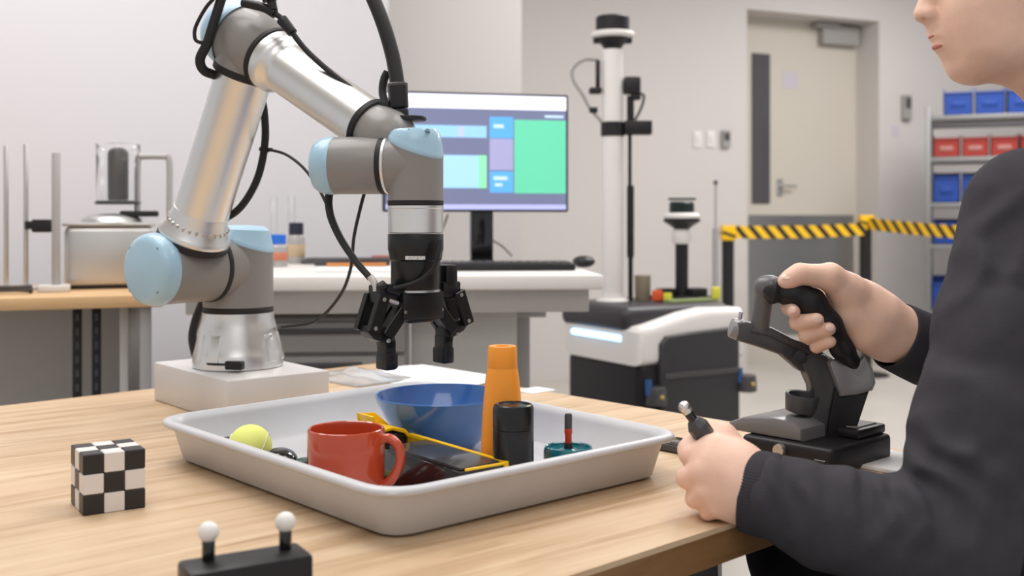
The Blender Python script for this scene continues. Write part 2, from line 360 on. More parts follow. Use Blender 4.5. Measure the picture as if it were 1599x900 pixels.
# ------------------------------------------------------------------ tray
PQ = Vector((.747, .665, 0)); PP = Vector((-.665, .747, 0)); F0 = Vector((-.120, 1.083, 0))
la, lb = .505, .418
def tray_ring(out, z, rad, n=8, back=.022):
    cs = [F0-PQ*out-PP*out, F0+PQ*(lb+out)-PP*out, F0+PQ*(lb+out+back)+PP*(la+out+back*1.6), F0-PQ*out+PP*(la+out)]
    pts = []
    for i, c in enumerate(cs):
        a = (cs[i-1]-c).normalized(); b = (cs[(i+1) % 4]-c).normalized(); p0 = c+a*rad; p1 = c+b*rad
        for j in range(n+1):
            t = j/n; q = p0*(1-t)**2+c*(2*t*(1-t))+p1*t*t; pts.append((q.x, q.y, z))
    return pts
tm = MB(); zt = ZT+.001
rings = [(-.010, zt, .03), (-.003, zt+.004, .035), (.010, zt+.046, .05), (.011, zt+.048, .05), (.0195, zt+.0475, .055), (.0215, zt+.0505, .055), (.0205, zt+.0545, .055), (.015, zt+.0565, .052), (.009, zt+.0555, .048), (.005, zt+.046, .045), (-.007, zt+.008, .034), (-.013, zt+.005, .03)]
vs = []; fs = []
for i, (o_, z, r) in enumerate(rings): vs += tray_ring(o_, z, r)
n = 36
for j in range(len(rings)-1):
    for i in range(n): fs.append((j*n+i, j*n+(i+1) % n, (j+1)*n+(i+1) % n, (j+1)*n+i))
fs.append(tuple(range(n-1, -1, -1))); fs.append(tuple(range((len(rings)-1)*n, len(rings)*n))); tm.add(vs, fs)
tag(obj('storage_tray', tm, M_tray, ang=60), 'light grey plastic tray holding loose objects on the oak table', 'tray')
ZF = zt+.005

# ------------------------------------------------------------------ things in the tray
def at(px, Y, z=ZF): return Vector(((px-800)/FP*Y, Y, z))
c = at(541, 1.262); mr, mh = .0445, .0755
t = thing('mug', c, 'glossy brick red mug with round handle in grey tray', 'mug')
obj('cup_body', MB().lathe([(.0, 0), (mr-.006, 0), (mr-.002, .002), (mr, .008), (mr, mh-.003), (mr-.001, mh-.0006), (mr-.002, mh), (mr-.0035, mh-.001), (mr-.004, mh-.004), (mr-.005, .010), (mr-.012, .006), (0, .006)], c, n=64), M_red, t)
hd = Vector((.965, -.26, 0)).normalized()
hp = [c+hd*(mr-.004)+Vector((0, 0, .062)), c+hd*(mr+.008)+Vector((0, 0, .066)), c+hd*(mr+.0195)+Vector((0, 0, .058)), c+hd*(mr+.0225)+Vector((0, 0, .042)), c+hd*(mr+.017)+Vector((0, 0, .026)), c+hd*(mr+.006)+Vector((0, 0, .014)), c+hd*(mr-.005)+Vector((0, 0, .010))]
obj('handle', MB().tube(hp, .0055, 14, 6), M_red, t)
c = at(691, 1.50); R_ = .0925; bh = .0765
t = thing('bowl', c, 'deep blue glazed bowl near the back of the grey tray', 'bowl')
obj('bowl_body', MB().lathe([(0, 0), (.040, 0), (.044, .002), (.046, .006), (.058, .016), (.070, .030), (.082, .050), (.0895, .066), (R_, bh-.002), (R_-.001, bh), (R_-.003, bh-.0005), (.086, .064), (.078, .048), (.066, .031), (.052, .018), (.035, .010), (0, .008)], c, n=72), M_bowl, t)
c = at(785, 1.332); bh = .162
t = thing('bottle', c, 'tapered orange bottle with screw collar standing in grey tray', 'bottle')
obj('bottle_body', MB().lathe([(0, 0), (.0265, 0), (.0275, .002), (.0268, .02), (.0245, .08), (.0205, .125), (.0182, bh-.026)], c, n=48), M_orange, t)
obj('collar', MB().lathe([(.0178, bh-.028), (.0185, bh-.026), (.0178, bh-.003), (.0168, bh), (.0085, bh), (.0075, bh-.002), (.0065, bh-.012), (0, bh-.012)], c, n=48), M_orange, t)
c = at(802, 1.277); ch = .1005
t = thing('canister', c, 'black cylindrical canister with lid, in front of orange bottle', 'canister')
obj('canister_body', MB().lathe([(0, 0), (.0225, 0), (.0240, .002), (.0240, ch-.030), (.0232, ch-.029)], c, n=48), mat('satin_black', rgb(27, 26, 28), .27), t)
obj('lid', MB().lathe([(.0232, ch-.029), (.0240, ch-.0282), (.0240, ch-.005), (.0225, ch-.001), (.0205, ch), (.0190, ch-.002), (0, ch-.002)], c, n=48), mat('satin_black', rgb(27, 26, 28), .27), t)
c = at(888, 1.335); th_ = .0385
t = thing('round_box', c, 'low round teal box with glossy top in grey tray', 'box')
obj('box_body', MB().lathe([(0, 0), (.0295, 0), (.0305, .002), (.0305, th_-.006), (.0300, th_-.003), (.0285, th_), (.0270, th_-.0012), (.0262, th_-.004), (.012, th_-.004), (.0075, th_-.002), (.0066, th_-.002), (.0064, .012), (0, .012)], c, n=56), M_teal, t)
t2 = thing('marker_stick', c+Vector((0, 0, .012)), 'short red and black stick upright in centre of teal box', 'stick')
obj('shaft', MB().lathe([(0, 0.0121), (.0042, 0.0121), (.0042, .052), (.0050, .056), (.0046, .062)], c, n=16), mat('red_plastic', rgb(203, 62, 40), .35), t2)
obj('tip', MB().lathe([(.0047, .058), (.0047, .076), (.0040, .0785), (0, .079)], c, n=16), M_dark, t2)
obj('band', MB().lathe([(.0046, .030), (.0049, .031), (.0049, .042), (.0046, .043)], c, n=16), M_tileb, t2)
c = at(391, 1.385, ZF+.0278)
ball = MB().ball(c, .0277, 32)
t = tag(obj('ball', ball, M_ball), 'pale yellow green ball in the left corner of grey tray', 'ball')
sm = []
for i in range(49):
    a = 2*math.pi*i/48; q = Vector((math.cos(a)*.8, math.sin(a)*.8+.0, .55*math.cos(2*a))).normalized()*.0278; sm.append(c+q)
obj('seam', MB().tube(sm, .0007, 6, 2), M_tile, t)
c = at(436, 1.345)
s = SDF().ell((c.x, c.y, ZF+.0172), (.0235, .029, .0170), .006)
t = thing('computer_mouse', c, 'small glossy black rounded mouse left of red mug', 'mouse')
obj('mouse_body', s.mesh('mouse_body', M_gloss, .0015), M_gloss, t)
obj('scroll_wheel', MB().cyl((c.x-.003, c.y-.012, ZF+.0322), (c.x+.003, c.y-.012, ZF+.0322), .003, n=16), M_dark, t)
c = at(350, 1.452)
tag(obj('eraser_block', MB().box((c.x, c.y, ZF+.0125), (.032, .02, .024), .003, PQ, (0, 0, 1)), M_tileb), 'small black block behind the yellow ball in grey tray', 'block')
c = at(478, 1.335)
t = thing('bobbin', c, 'small dark green bobbin half hidden behind red mug', 'bobbin')
obj('spool', MB().lathe([(0, 0), (.011, 0), (.0115, .001), (.0115, .003), (.009, .004), (.009, .018), (.0115, .019), (.0115, .022), (.010, .023), (0, .023)], c, n=28), mat('dark_green', rgb(28, 74, 62), .35), t)
# black case with yellow rim and an upturned yellow flap
nf = Vector((.61, -.792, 0)).normalized(); nq = Vector((.792, .61, 0)).normalized()     # along the case, across the case
A0 = Vector((-.131, 1.4167, 0)); cl = .205; cw = .068
def K(a, b, z): p = A0+nf*a-nq*b; return Vector((p.x, p.y, ZF+z))
t = thing('tool_case', K(cl/2, cw/2, 0), 'flat black case with yellow rim and flap beside red mug', 'case')
def kf(v): return K(v.y+cl/2, v.x, v.z)
obj('case_body', MB().prism([(.003, 0), (cw+.018, 0), (cw+.018, .006), (cw-.002, .034), (.003, .035)], cl, .0015, kf), M_gloss, t)
obj('lid_panel', MB().prism([(.006, .0352), (cw-.008, .0342), (cw-.008, .037), (.006, .038)], cl-.05, .001, lambda v: K(v.y+cl/2+.018, v.x, v.z)), mat('smoked_panel', rgb(64, 63, 64), .22, coat=.3), t)
obj('rim', MB().prism([(-.002, .030), (.005, .030), (.005, .0385), (-.002, .0385)], cl+.004, .001, kf), M_yellow, t)
obj('end_rim', MB().box(K(cl+.0012, cw*.45, .0365), (.0035, cw*.85, .003), .0008, nf, (0, 0, 1), 1), M_yellow, t)
obj('flap', MB().prism([(-.004, .028), (.000, .026), (.012, .040), (.030, .046), (.046, .044), (.056, .050), (.060, .066), (.058, .067), (.052, .054), (.046, .048), (.030, .050), (.010, .045)], .038, .0008, lambda v: K(v.y-.016, v.x, v.z)), M_yellow, t)
obj('flap_wall', MB().prism([(.010, .044), (.058, .044), (.060, .066), (.034, .064)], .003, .0006, lambda v: K(v.y-.036, v.x, v.z)), M_yellow, t)
obj('hinge_block', MB().box(K(-.016, .034, .022), (.032, .060, .042), .003, nf, (0, 0, 1)), M_gloss, t)

# ------------------------------------------------------------------ chequered cube: 26 small blocks round a core
cf = onz(130, 807, ZT); e1 = Vector((.84, .54, 0)).normalized(); e2 = Vector((-e1.y, e1.x, 0)); cs = .0665
cc_ = cf+e1*cs/2+e2*cs/2
cube = thing('puzzle_cube', (cc_.x, cc_.y, ZT), 'black and white chequered puzzle cube on the oak table', 'cube')
obj('core', MB().box((cc_.x, cc_.y, ZT+cs/2), (cs*.6, cs*.6, cs*.6), 0, e1), M_tileb, cube)
bw = [MB().box((0, 0, 0), (cs/3-.0002,)*3, .0010, None, None, 1).mesh('block', m) for m in (M_tileb, M_tile)]
for i in range(3):
    for j in range(3):
        for k in range(3):
            if (i, j, k) == (1, 1, 1): continue
            o = bpy.data.objects.new('block', bw[(i+j+k) % 2]); COL.objects.link(o); o.parent = cube
            o.location = e1*(i-1)*cs/3+e2*(j-1)*cs/3+Vector((0, 0, (k+.5)*cs/3)); o.rotation_euler = (0, 0, math.atan2(e1.y, e1.x))
# marker block with two white balls
zb = ZT+.05; a = onz(297, 898, zb); b = onz(491, 866, zb); d1 = (b-a).normalized(); d2 = Vector((-d1.y, d1.x, 0)); ml = (b-a).length; mw = .042
mc = a+d1*ml/2+d2*mw/2
t = thing('marker_block', (mc.x, mc.y, ZT), 'black tracking block with two white ball markers, table foreground', 'marker block')
obj('block_body', MB().box((mc.x, mc.y, ZT+.025), (ml, mw, .05), .0035, d1, (0, 0, 1)), M_black, t)
for px, py in ((326, 875), (446, 858)):
    q = onz(px, py, zb); st = obj('pin', MB().cyl(q-Vector((0, 0, .002)), q+Vector((0, 0, .016)), .0052, bev=.0006, n=20), M_gloss, t)
    obj('ball_marker', MB().ball(q+Vector((0, 0, .0225)), .0084, 28), M_white, st)

# ------------------------------------------------------------------ robot arm
BX = Vector((-.474, 1.885, 0)); ZB = ZT+.068
f_ = onz(355, 595, ZB); bc = Vector((f_.x, f_.y, 0))-Vector((.765, .644, 0))*(-.0925)+Vector((-.644, .765, 0))*.147
tag(obj('mount_block', MB().box((bc.x, bc.y, ZT+.034), (.185, .294, .068), .0035, (.765, .644, 0), (0, 0, 1)), M_block), 'pale grey metal block under the robot arm base', 'block')
arm = thing('robot_arm', (BX.x, BX.y, ZB), 'grey jointed robot arm with pale blue caps and black gripper', 'robot arm')
def AP(n, mb, m, par=None, **k): return obj(n, mb, m, par or arm, **k)
AP('base', MB().lathe([(.074, 0), (.0765, .002), (.0765, .022), (.0745, .026), (.0715, .040), (.0640, .072), (.0610, .082), (.0605, .094)], (BX.x, BX.y, ZB), n=64), M_cast)
for a in (-2.4, -1.9, -.5, 0.1):
    d = Vector((math.cos(a), math.sin(a), 0)); q = BX+d*.069; p = Vector((q.x, q.y, ZB+.035))
    AP('mounting_lug', MB().box(p-d*.002, (.012, .022, .05), .003, d, (d.x*-.25, d.y*-.25, 1)), M_cast)
dv = Vector((-.20, -.98, 0)).normalized(); q = BX+dv*.0755
tb = Vector((-dv.y, dv.x, 0))
AP('connector', MB().box(Vector((q.x, q.y, ZB+.012))+tb*.030, (.014, .030, .014), .0015, dv, (0, 0, 1), 1), M_black)
AP('connector_lead', MB().tube([Vector((q.x, q.y, ZB+.013))+tb*v+dv*w for v, w in ((.018, .002), (0, .004), (-.016, .0015), (-.02, -.003))], .002, 8), M_black)
zr = .892
AP('joint_ring', MB().lathe([(.0585, zr-.008), (.0598, zr-.006), (.0598, zr+.003), (.0585, zr+.005)], (BX.x, BX.y, 0), n=64), M_rubber)
def oblique(o, r, z0, ztop, n=64, dome=None, tz=0):
    mb = MB(); vs = []; fs = []; A = [2*math.pi*i/n for i in range(n)]
    levels = [(1, None, z0)]+[(1, 't', 0)]
    rows = [[(o.x+r*math.cos(a), o.y+r*math.sin(a), z0) for a in A], [(o.x+r*math.cos(a), o.y+r*math.sin(a), ztop(a)) for a in A]]
    return rows, A
def rows_mesh(rows):
    n = len(rows[0]); vs = [p for r in rows for p in r]; fs = []
    for j in range(len(rows)-1):
        for i in range(n): fs.append((j*n+i, j*n+(i+1) % n, (j+1)*n+(i+1) % n, (j+1)*n+i))
    fs.append(tuple(range(n-1, -1, -1))); fs.append(tuple(range((len(rows)-1)*n, len(rows)*n))); return MB().add(vs, fs)
def obl_pair(o, r, z0, zm, slope, dirang, ztop, names, topscale=.72):
    zt_ = lambda a, s=1: zm-slope*s*math.cos(a-dirang)
    A = [2*math.pi*i/64 for i in range(64)]
    ring = lambda rr, zf: [(o.x+rr*math.cos(a), o.y+rr*math.sin(a), zf(a)) for a in A]
    AP(names[0], rows_mesh([ring(r, lambda a: z0), ring(r, zt_), ring(r*.6, lambda a: zt_(a, .6))]), M_grey)
    lift = lambda f, dz=0: (lambda a: zt_(a)*(1-f)+(ztop+dz)*f)
    AP(names[1], rows_mesh([ring(r*.99, lambda a: zt_(a)-.001), ring(r*1.015, lambda a: zt_(a)+.0005), ring(r*1.02, lambda a: zt_(a)+.004), ring(r*1.0, lambda a: zt_(a)+.0075),
                            ring(r*.955, lambda a: max(zt_(a)+.009, zt_(a)*.5+ztop*.5)), ring(r*.90, lambda a: max(zt_(a)+.010, zt_(a)*.15+ztop*.85)), ring(r*topscale, lift(1, .001)), ring(r*.3, lift(1, .003))]), M_blue)
obl_pair(BX, .0596, zr+.005, 1.0115, .0215, math.radians(-8), 1.034, ('shoulder_housing', 'shoulder_cap'))
D = Vector((-.565, -.825, 0)).normalized(); J2 = Vector((BX.x, BX.y, .967))
def LA(prof, o, ax, n=64): return MB().lathe(prof, o, ax, n)
AP('joint_ring', LA([(.0570, .058), (.0592, .060), (.0592, .067), (.0570, .069)], J2, D), M_rubber)
AP('shoulder_joint', LA([(.053, -.01), (.0575, .05), (.0575, .163), (.056, .166)], J2, D), M_grey)
AP('joint_cap', LA([(.0575, .165), (.0588, .167), (.0588, .177), (.0565, .187), (.0500, .194), (.0440, .1965), (0, .1985)], J2, D), M_blue)
M3 = frame(None, D)
for i in range(4):
    a = math.pi/4+i*math.pi/2; p = J2+D*.192+M3@Vector((.046*math.cos(a), .046*math.sin(a), 0)); AP('screw', MB().cyl(p, p+D*.003, .0042, bev=.0006, n=12), mat('blue_screw', rgb(110, 140, 158), .4))
A1 = J2+D*.115; HB = W(396, 72, 1.69); UD = (HB-A1).normalized(); ul = (HB-A1).length
AP('joint_ring', LA([(.0560, .046), (.0585, .048), (.0585, .056), (.0560, .058)], A1, UD), M_rubber)
AP('upper_collar', LA([(.0565, .057), (.0585, .060), (.0585, .064), (.0560, .068), (.0500, .078), (.0475, .088), (.0450, .104)], A1, UD), M_alu)
MU = frame(None, UD)
for i in range(28):
    a = 2*math.pi*i/28; p = A1+UD*.079+MU@Vector((.0485*math.cos(a), .0485*math.sin(a), 0)); AP('collar_bolt', MB().cyl(p, p+UD*.006+MU@Vector((.001*math.cos(a), .001*math.sin(a), 0)), .0024, n=8), M_bolt)
AP('upper_arm_tube', LA([(.0440, .100), (.0440, ul-.055), (.0455, ul-.050), (.0455, ul-.046)], A1, UD), M_alu)
AP('joint_ring', LA([(.0480, ul-.050), (.0500, ul-.048), (.0500, ul-.039), (.0480, ul-.037)], A1, UD), M_rubber)
AP('elbow_neck', LA([(.0490, ul-.040), (.0490, ul+.01)], A1, UD), M_grey)
WP = W(606, 216, 1.552); FD = (WP-HB).normalized(); fl = (WP-HB).length
AP('elbow_housing', LA([(.0500, -.034), (.0520, -.032), (.0535, -.008), (.0535, .012), (.0505, .034), (.0480, .040)], HB, FD), M_grey)
AP('elbow_cap', LA([(.0500, -.0345), (.0545, -.031), (.0555, -.038), (.0545, -.052), (.0520, -.062), (.0460, -.073), (.0380, -.078), (0, -.081)], HB, FD), M_blue)
AP('joint_ring', LA([(.0470, .038), (.0497, .040), (.0497, .047), (.0470, .049)], HB, FD), M_rubber)
AP('forearm_collar', LA([(.0465, .048), (.0482, .050), (.0482, .063), (.0470, .067), (.0440, .071), (.0405, .075), (.0390, .084)], HB, FD), M_alu)
AP('forearm_tube', LA([(.0390, .080), (.0390, fl-.050), (.0400, fl-.046), (.0400, fl-.042)], HB, FD), M_alu)
AP('joint_ring', LA([(.0390, fl-.044), (.0412, fl-.042), (.0412, fl-.034), (.0390, fl-.032)], HB, FD), M_rubber)
s = SDF().cap(HB+FD*(fl-.036), WP, .0375, .0385, .02).cap(WP-Vector((0, 0, .02)), WP+Vector((0, 0, .0)), .0385, .0385, .015)
AP('wrist_housing', s.mesh('wrist_housing', M_grey, .0025), M_grey)
T = Vector((-.1345, 1.52, 0)); w_ = Vector((.985, -.174, 0)).normalized(); J5 = Vector((T.x, T.y, 1.1235))
AP('wrist_joint', LA([(.0405, -.118), (.0405, -.040), (.0395, -.038)], J5, w_), M_grey)
AP('wrist_cap', LA([(0, -.148), (.028, -.147), (.0345, -.144), (.0385, -.138), (.0408, -.128), (.0414, -.119), (.0405, -.1165)], J5, w_), M_blue)
AP('joint_ring', LA([(.0385, -.050), (.0412, -.048), (.0412, -.0415), (.0385, -.040)], J5, w_), M_rubber)
AP('silver_ring', LA([(.0395, -.041), (.0408, -.0405), (.0408, -.037), (.0390, -.036)], J5, w_), M_alu)
AP('wrist_sleeve', LA([(.0395, -.037), (.0385, 0)], J5, w_), M_grey)
obl_pair(T, .0386, 1.0735, 1.146, .0145, math.radians(-30), 1.172, ('tool_wrist', 'tool_wrist_cap'), .78)
AP('joint_ring', LA([(.0375, 1.0665), (.0390, 1.068), (.0390, 1.0735), (.0375, 1.0745)], T, (0, 0, 1)), M_rubber)
AP('tool_flange', LA([(.0372, 1.0285), (.0384, 1.0295), (.0384, 1.0620), (.0392, 1.0630), (.0392, 1.0665), (.0380, 1.0672)], T, (0, 0, 1)), M_alu)
for px in (640, 668):
    p = W(px-8, 208, 1.49); AP('screw', MB().cyl(W(px, 207, 1.49), W(px, 203, 1.492), .0035, n=12), MATS['blue_screw'])
# ---- gripper, a part with its own pieces
gd = Vector((.74, .672, 0)).normalized(); gn = Vector((gd.y, -gd.x, 0)); T0 = Vector((T.x, T.y, 0))
g = AP('gripper', LA([(.0385, 1.027), (.0388, 1.0265), (.0388, 1.006), (.0372, 1.000), (.0366, .992), (.0345, .990), (.0345, .953), (.033, .950)], T, (0, 0, 1)), M_grip)
AP('body_band', LA([(.0330, .951), (.0350, .950), (.0350, .947), (.0330, .946)], T, (0, 0, 1)), M_bolt, g)
AP('palm', MB().box((T.x, T.y, .928), (.072, .040, .040), .004, gd, (0, 0, 1)).box((T.x, T.y, .912), (.046, .034, .016), .003, gd, (0, 0, 1)), M_grip, g)
def G(m, s, z): return T0+gd*m+gn*s+Vector((0, 0, z))
lab = MB(); A0_, A1_ = -1.86, -1.14
vs = []; fs = []
for i in range(9):
    a = A0_+(A1_-A0_)*i/8
    for r, z in ((.0368, .9975), (.0368, .9925), (.0385, .9925), (.0385, .9975)): vs.append((T.x+r*math.cos(a), T.y+r*math.sin(a), z))
for i in range(8):
    for j in range(4): fs.append((i*4+j, i*4+(j+1) % 4, i*4+4+(j+1) % 4, i*4+4+j))
fs += [(0, 1, 2, 3), (35, 34, 33, 32)]
AP('label', lab.add(vs, fs), mat('label_print', rgb(214, 212, 210), .5, var=.5, scale=260, stretch=(1, 1, 2)), g)
for sg in (-1, 1):
    for sd in (-.015, .015):
        AP('outer_link', MB().bar(G(sg*.067, sd, .940), G(sg*.081, sd, .902), .018, .009, gn), M_grip, g)
        AP('inner_link', MB().bar(G(sg*.030, sd*.8, .922), G(sg*.055, sd*.8, .893), .018, .009, gn), M_grip, g)
    AP('knuckle', MB().box(G(sg*.055, 0, .948), (.032, .028, .022), .003, gd).bar(G(sg*.032, 0, .94), G(sg*.067, 0, .942), .016, .02, gn), M_grip, g)
    AP('finger_base', MB().prism([(.046, .900), (.084, .905), (.088, .897), (.078, .887), (.060, .880), (.058, .872), (.042, .872), (.043, .892)], .022, .0012, lambda v, q=sg: G(q*v.x, v.y, v.z)), M_grip, g)
    AP('web_link', MB().bar(G(sg*.032, 0, .920), G(sg*.052, 0, .895), .013, .016, gn), M_grip, g)
    ft = AP('fingertip', MB().box(G(sg*.050, 0, .8725), (.017, .022, .020), .0015, gd).box(G(sg*.050, 0, .8545), (.019, .026, .024), .003, gd), M_grip, g)
    AP('pad', MB().box(G(sg*.0405, 0, .8545), (.004, .022, .020), .001, gd), M_rubber, g)
    for m, z in ((.067, .940), (.081, .902), (.060, .884), (.031, .921)):
        for q in (-1, 1):
            p = G(sg*m, q*.0175, z); AP('pivot_screw', MB().cyl(p, p+gn*q*.0025, .0030, bev=.0005, n=10), M_bolt, g)
AP('motor_housing', MB().box(G(.054, .002, .966), (.022, .026, .034), .004, gd), M_grip, g)
AP('cable_gland', MB().cyl(W(592, 452, 1.47), W(602, 446, 1.475), .008, n=14).cyl(W(602, 450, 1.47), W(622, 458, 1.485), .006, n=14), M_grip, g)
AP('wire_ends', MB().tube([W(578, 432, 1.475), W(586, 444, 1.473), W(588, 455, 1.472)], .0045, 10).tube([W(596, 462, 1.47), W(610, 470, 1.474), W(622, 474, 1.48)], .003, 8), mat('bare_wire', rgb(206, 200, 196), .35, .5), g)
AP('gripper_lead', MB().tube([W(687, 376, 1.483), W(684, 398, 1.478), W(676, 420, 1.478), W(652, 440, 1.478), W(612, 452, 1.476)], .0032, 10), M_rubber, g)
# ---- hoses and leads of the arm
def hose(nm, pts, r, m=M_rubber, n=14): return AP(nm, MB().tube([W(*p) for p in pts], r, n, 8), m)
hose('dress_hose', [(462, -158, 1.63), (415, -128, 1.645), (376, -72, 1.655), (352, -18, 1.65), (336, 30, 1.645), (324, 68, 1.645), (313, 92, 1.65), (319, 110, 1.66), (341, 119, 1.69)], .0074)
hose('thin_lead', [(340, -8, 1.64), (322, 12, 1.64), (306, 42, 1.64), (305, 60, 1.64), (312, 66, 1.642), (322, 66, 1.645)], .0028)
hose('dress_hose', [(458, -158, 1.63), (505, -128, 1.62), (545, -78, 1.605), (575, -20, 1.59), (597, 32, 1.575), (613, 85, 1.565), (622, 136, 1.555)], .0106)
AP('hose_socket', LA([(.010, 0), (.0142, .001), (.0148, .004), (.0140, .033), (.0125, .035), (.005, .036), (.005, .052)], W(621, 131, 1.555), W(624, 178, 1.555)-W(621, 131, 1.555), 28), M_black)
AP('socket_ring', LA([(.0140, -.001), (.0150, .0), (.0150, .003), (.0140, .004)], W(621, 131, 1.555), W(624, 178, 1.555)-W(621, 131, 1.555), 28), M_dark)
AP('hose_clamp', MB().cyl(W(640, 189, 1.55), W(640, 182, 1.55), .024, bev=.002).box(W(622, 178, 1.552), (.03, .018, .014), .002).box(W(600, 166, 1.556), (.016, .016, .014), .002), M_black)
hose('clamp_strap', [(606, 112, 1.575), (600, 125, 1.575), (598, 145, 1.572), (604, 166, 1.562)], .006)
hose('thin_lead', [(384, 4, 1.63), (420, 16, 1.62), (446, 34, 1.612), (462, 58, 1.606), (482, 82, 1.60), (520, 116, 1.585), (566, 150, 1.57), (598, 170, 1.555)], .0042)
AP('cable_clamp', MB().tube([W(380, 4, 1.632), W(412, 12, 1.622), (W(430, 22, 1.617))], .007, 12).cyl(W(424, -2, 1.62), W(427, 16, 1.618), .007).cyl(W(420, -14, 1.62), W(424, 0, 1.62), .013), M_black)
AP('lead_boot', MB().cyl(W(440, 30, 1.613), W(458, 52, 1.607), .0085, .0075, .001, 16), M_black)
hose('dress_hose', [(404, 130, 1.76), (413, 175, 1.765), (414, 225, 1.77), (402, 280, 1.775), (375, 325, 1.78), (340, 348, 1.80)], .0062)
AP('cable_tie', LA([(.0066, -.003), (.0085, -.003), (.0085, .003), (.0066, .003)], W(413, 234, 1.77), W(410, 250, 1.77)-W(413, 234, 1.77), 16).box(W(421, 234, 1.768), (.01, .006, .006)), M_black)
hose('thin_lead', [(418, 233, 1.768), (446, 241, 1.73), (472, 260, 1.67), (494, 288, 1.60), (510, 318, 1.56), (520, 345, 1.55)], .0023)
hose('dress_hose', [(521, 288, 1.57), (514, 308, 1.565), (517, 338, 1.555), (533, 374, 1.53), (556, 408, 1.50), (578, 434, 1.478)], lambda t: .0062-.0016*t)
hose('thin_lead', [(571, 296, 1.60), (562, 330, 1.62), (553, 372, 1.65), (548, 420, 1.70), (530, 464, 1.76), (492, 502, 1.83), (440, 511, 1.90)], .0026)
hose('dress_hose', [(326, 452, 1.93), (318, 470, 1.94), (306, 500, 1.945), (301, 528, 1.95), (306, 556, 1.95)], .0075)

# ------------------------------------------------------------------ papers and small things on the table
p = onz(668, 590, ZT)
pm = MB(); vs = []; fs = []
for i in range(13):
    for j in range(9):
        q = p+TQ*((i/12-.5)*.21)+TP*((j/8-.5)*.30)*1.0; vs.append((q.x, q.y, ZT+.0012+.004*abs(math.sin(i*.55))*(i/12)*(1 if j < 9 else 0)))
for i in range(12):
    for j in range(8): fs.append((i*9+j, i*9+9+j, i*9+10+j, i*9+j+1))
pm.add(vs, fs); o = tag(obj('paper_sheet', pm, M_paper), 'white sheet of paper behind blue bowl on the oak table', 'paper')
md = o.modifiers.new('thick', 'SOLIDIFY'); md.thickness = .0006; md.offset = 0
p = onz(560, 590, ZT)
s = MB(); vs = []; fs = []; rr = random.Random(3)
for i in range(25):
    for j in range(17):
        q = p+TQ*((i/24-.5)*.16)+TP*((j/16-.5)*.22); ed = min(i, 24-i)/12*min(j, 16-j)/8
        vs.append((q.x, q.y, ZT+.002+ed*.016+.006*math.sin(i*.9+j*.5)*ed+.004*math.sin(j*1.3-i*.4)*ed+.002*rr.random()*ed))
for i in range(24):
    for j in range(16): fs.append((i*17+j, i*17+17+j, i*17+18+j, i*17+j+1))
s.add(vs, fs); o = tag(obj('plastic_film', s, mat('clear_film', (.97, .97, .97, 1), .12, trans=.8)), 'crumpled clear plastic film beside the robot mount block', 'film')
md = o.modifiers.new('thick', 'SOLIDIFY'); md.thickness = .0004
p = onz(836, 611, ZT); tag(obj('note_paper', MB().box((p.x, p.y, ZT+.0012), (.06, .05, .002), 0, TQ), M_paper), 'small white note behind orange bottle on the oak table', 'paper')
p = onz(1395, 722, ZT); tag(obj('paper_pad', MB().box((p.x-.02, p.y+.005, ZT+.003), (.11, .16, .005), .0005, TQ), M_paper), 'white paper pad under the haptic controller edge on table', 'paper')
p = onz(1058, 708, ZT); t = thing('phone', (p.x, p.y, ZT), 'small dark phone lying between grey tray and left hand', 'phone')
obj('phone_case', MB().box((p.x+.012, p.y+.015, ZT+.006), (.052, .070, .010), .003, TQ), M_dark, t)
obj('phone_screen', MB().box((p.x+.012, p.y+.015, ZT+.0112), (.046, .062, .0012), .0004, TQ), M_gloss, t)

# ------------------------------------------------------------------ haptic controller
YB = 1.46
C0 = Vector((.398, 1.356, 0)); cr = Vector((.73, .683, 0)).normalized(); clf = Vector((-cr.y, cr.x, 0))
dev = thing('haptic_controller', C0+clf*.065+cr*.09+Vector((0, 0, ZT)), 'dark grey desktop hand controller gripped by the right hand', 'controller')
def CB(a, b, z): q = C0+clf*a+cr*b; return Vector((q.x, q.y, ZT+z))
obj('base', MB().box(CB(.067, .076, .0185), (.152, .136, .035), .007, cr, (0, 0, 1), 3), M_black, dev)
obj('base_shell', MB().prism([(.050, .0362), (.150, .0362), (.166, .040), (.162, .047), (.140, .056), (.090, .062), (.060, .060), (.050, .052)], .125, .006, lambda v: CB(v.x, v.y+.072, v.z)), mat('shell_grey', rgb(124, 122, 123), .28, .1), dev)
obj('top_slab', MB().box(CB(.026, .112, .0425), (.072, .040, .0125), .003, cr, (0, 0, 1)), M_black, dev)
obj('top_plate', MB().box(CB(.026, .110, .0496), (.052, .026, .002), .0006, cr, (0, 0, 1), 1), M_dark2, dev)
p = CB(.072, -.0005, .0245); obj('knob', MB().lathe([(.0075, 0), (.0085, .001), (.0085, .007), (.0075, .009), (0, .009)], p, -cr, 24), mat('satin_nickel', (.75, .73, .69, 1), .3, 1), dev)
obj('side_port', MB().box(CB(.016, .0005, .014), (.003, .016, .012), .0006, cr, (0, 0, 1), 1), M_gloss, dev)
def CP(poly, th, bev, y0=YB): return MB().prism([(W(x, y, YB).x, W(x, y, YB).z) for x, y in poly], th, bev, lambda v: Vector((v.x, v.y+y0, v.z)))
obj('neck', CP([(1243, 562), (1255, 583), (1264, 603), (1266, 628), (1262, 643), (1253, 656), (1258, 671), (1280, 680), (1310, 678), (1314, 640), (1312, 600), (1300, 570), (1284, 552), (1262, 545)], .042, .004), M_dark, dev)
obj('neck_body', CP([(1296, 600), (1302, 616), (1349, 606), (1327, 672), (1300, 684), (1282, 680), (1288, 640)], .060, .006, YB+.004), M_black, dev)
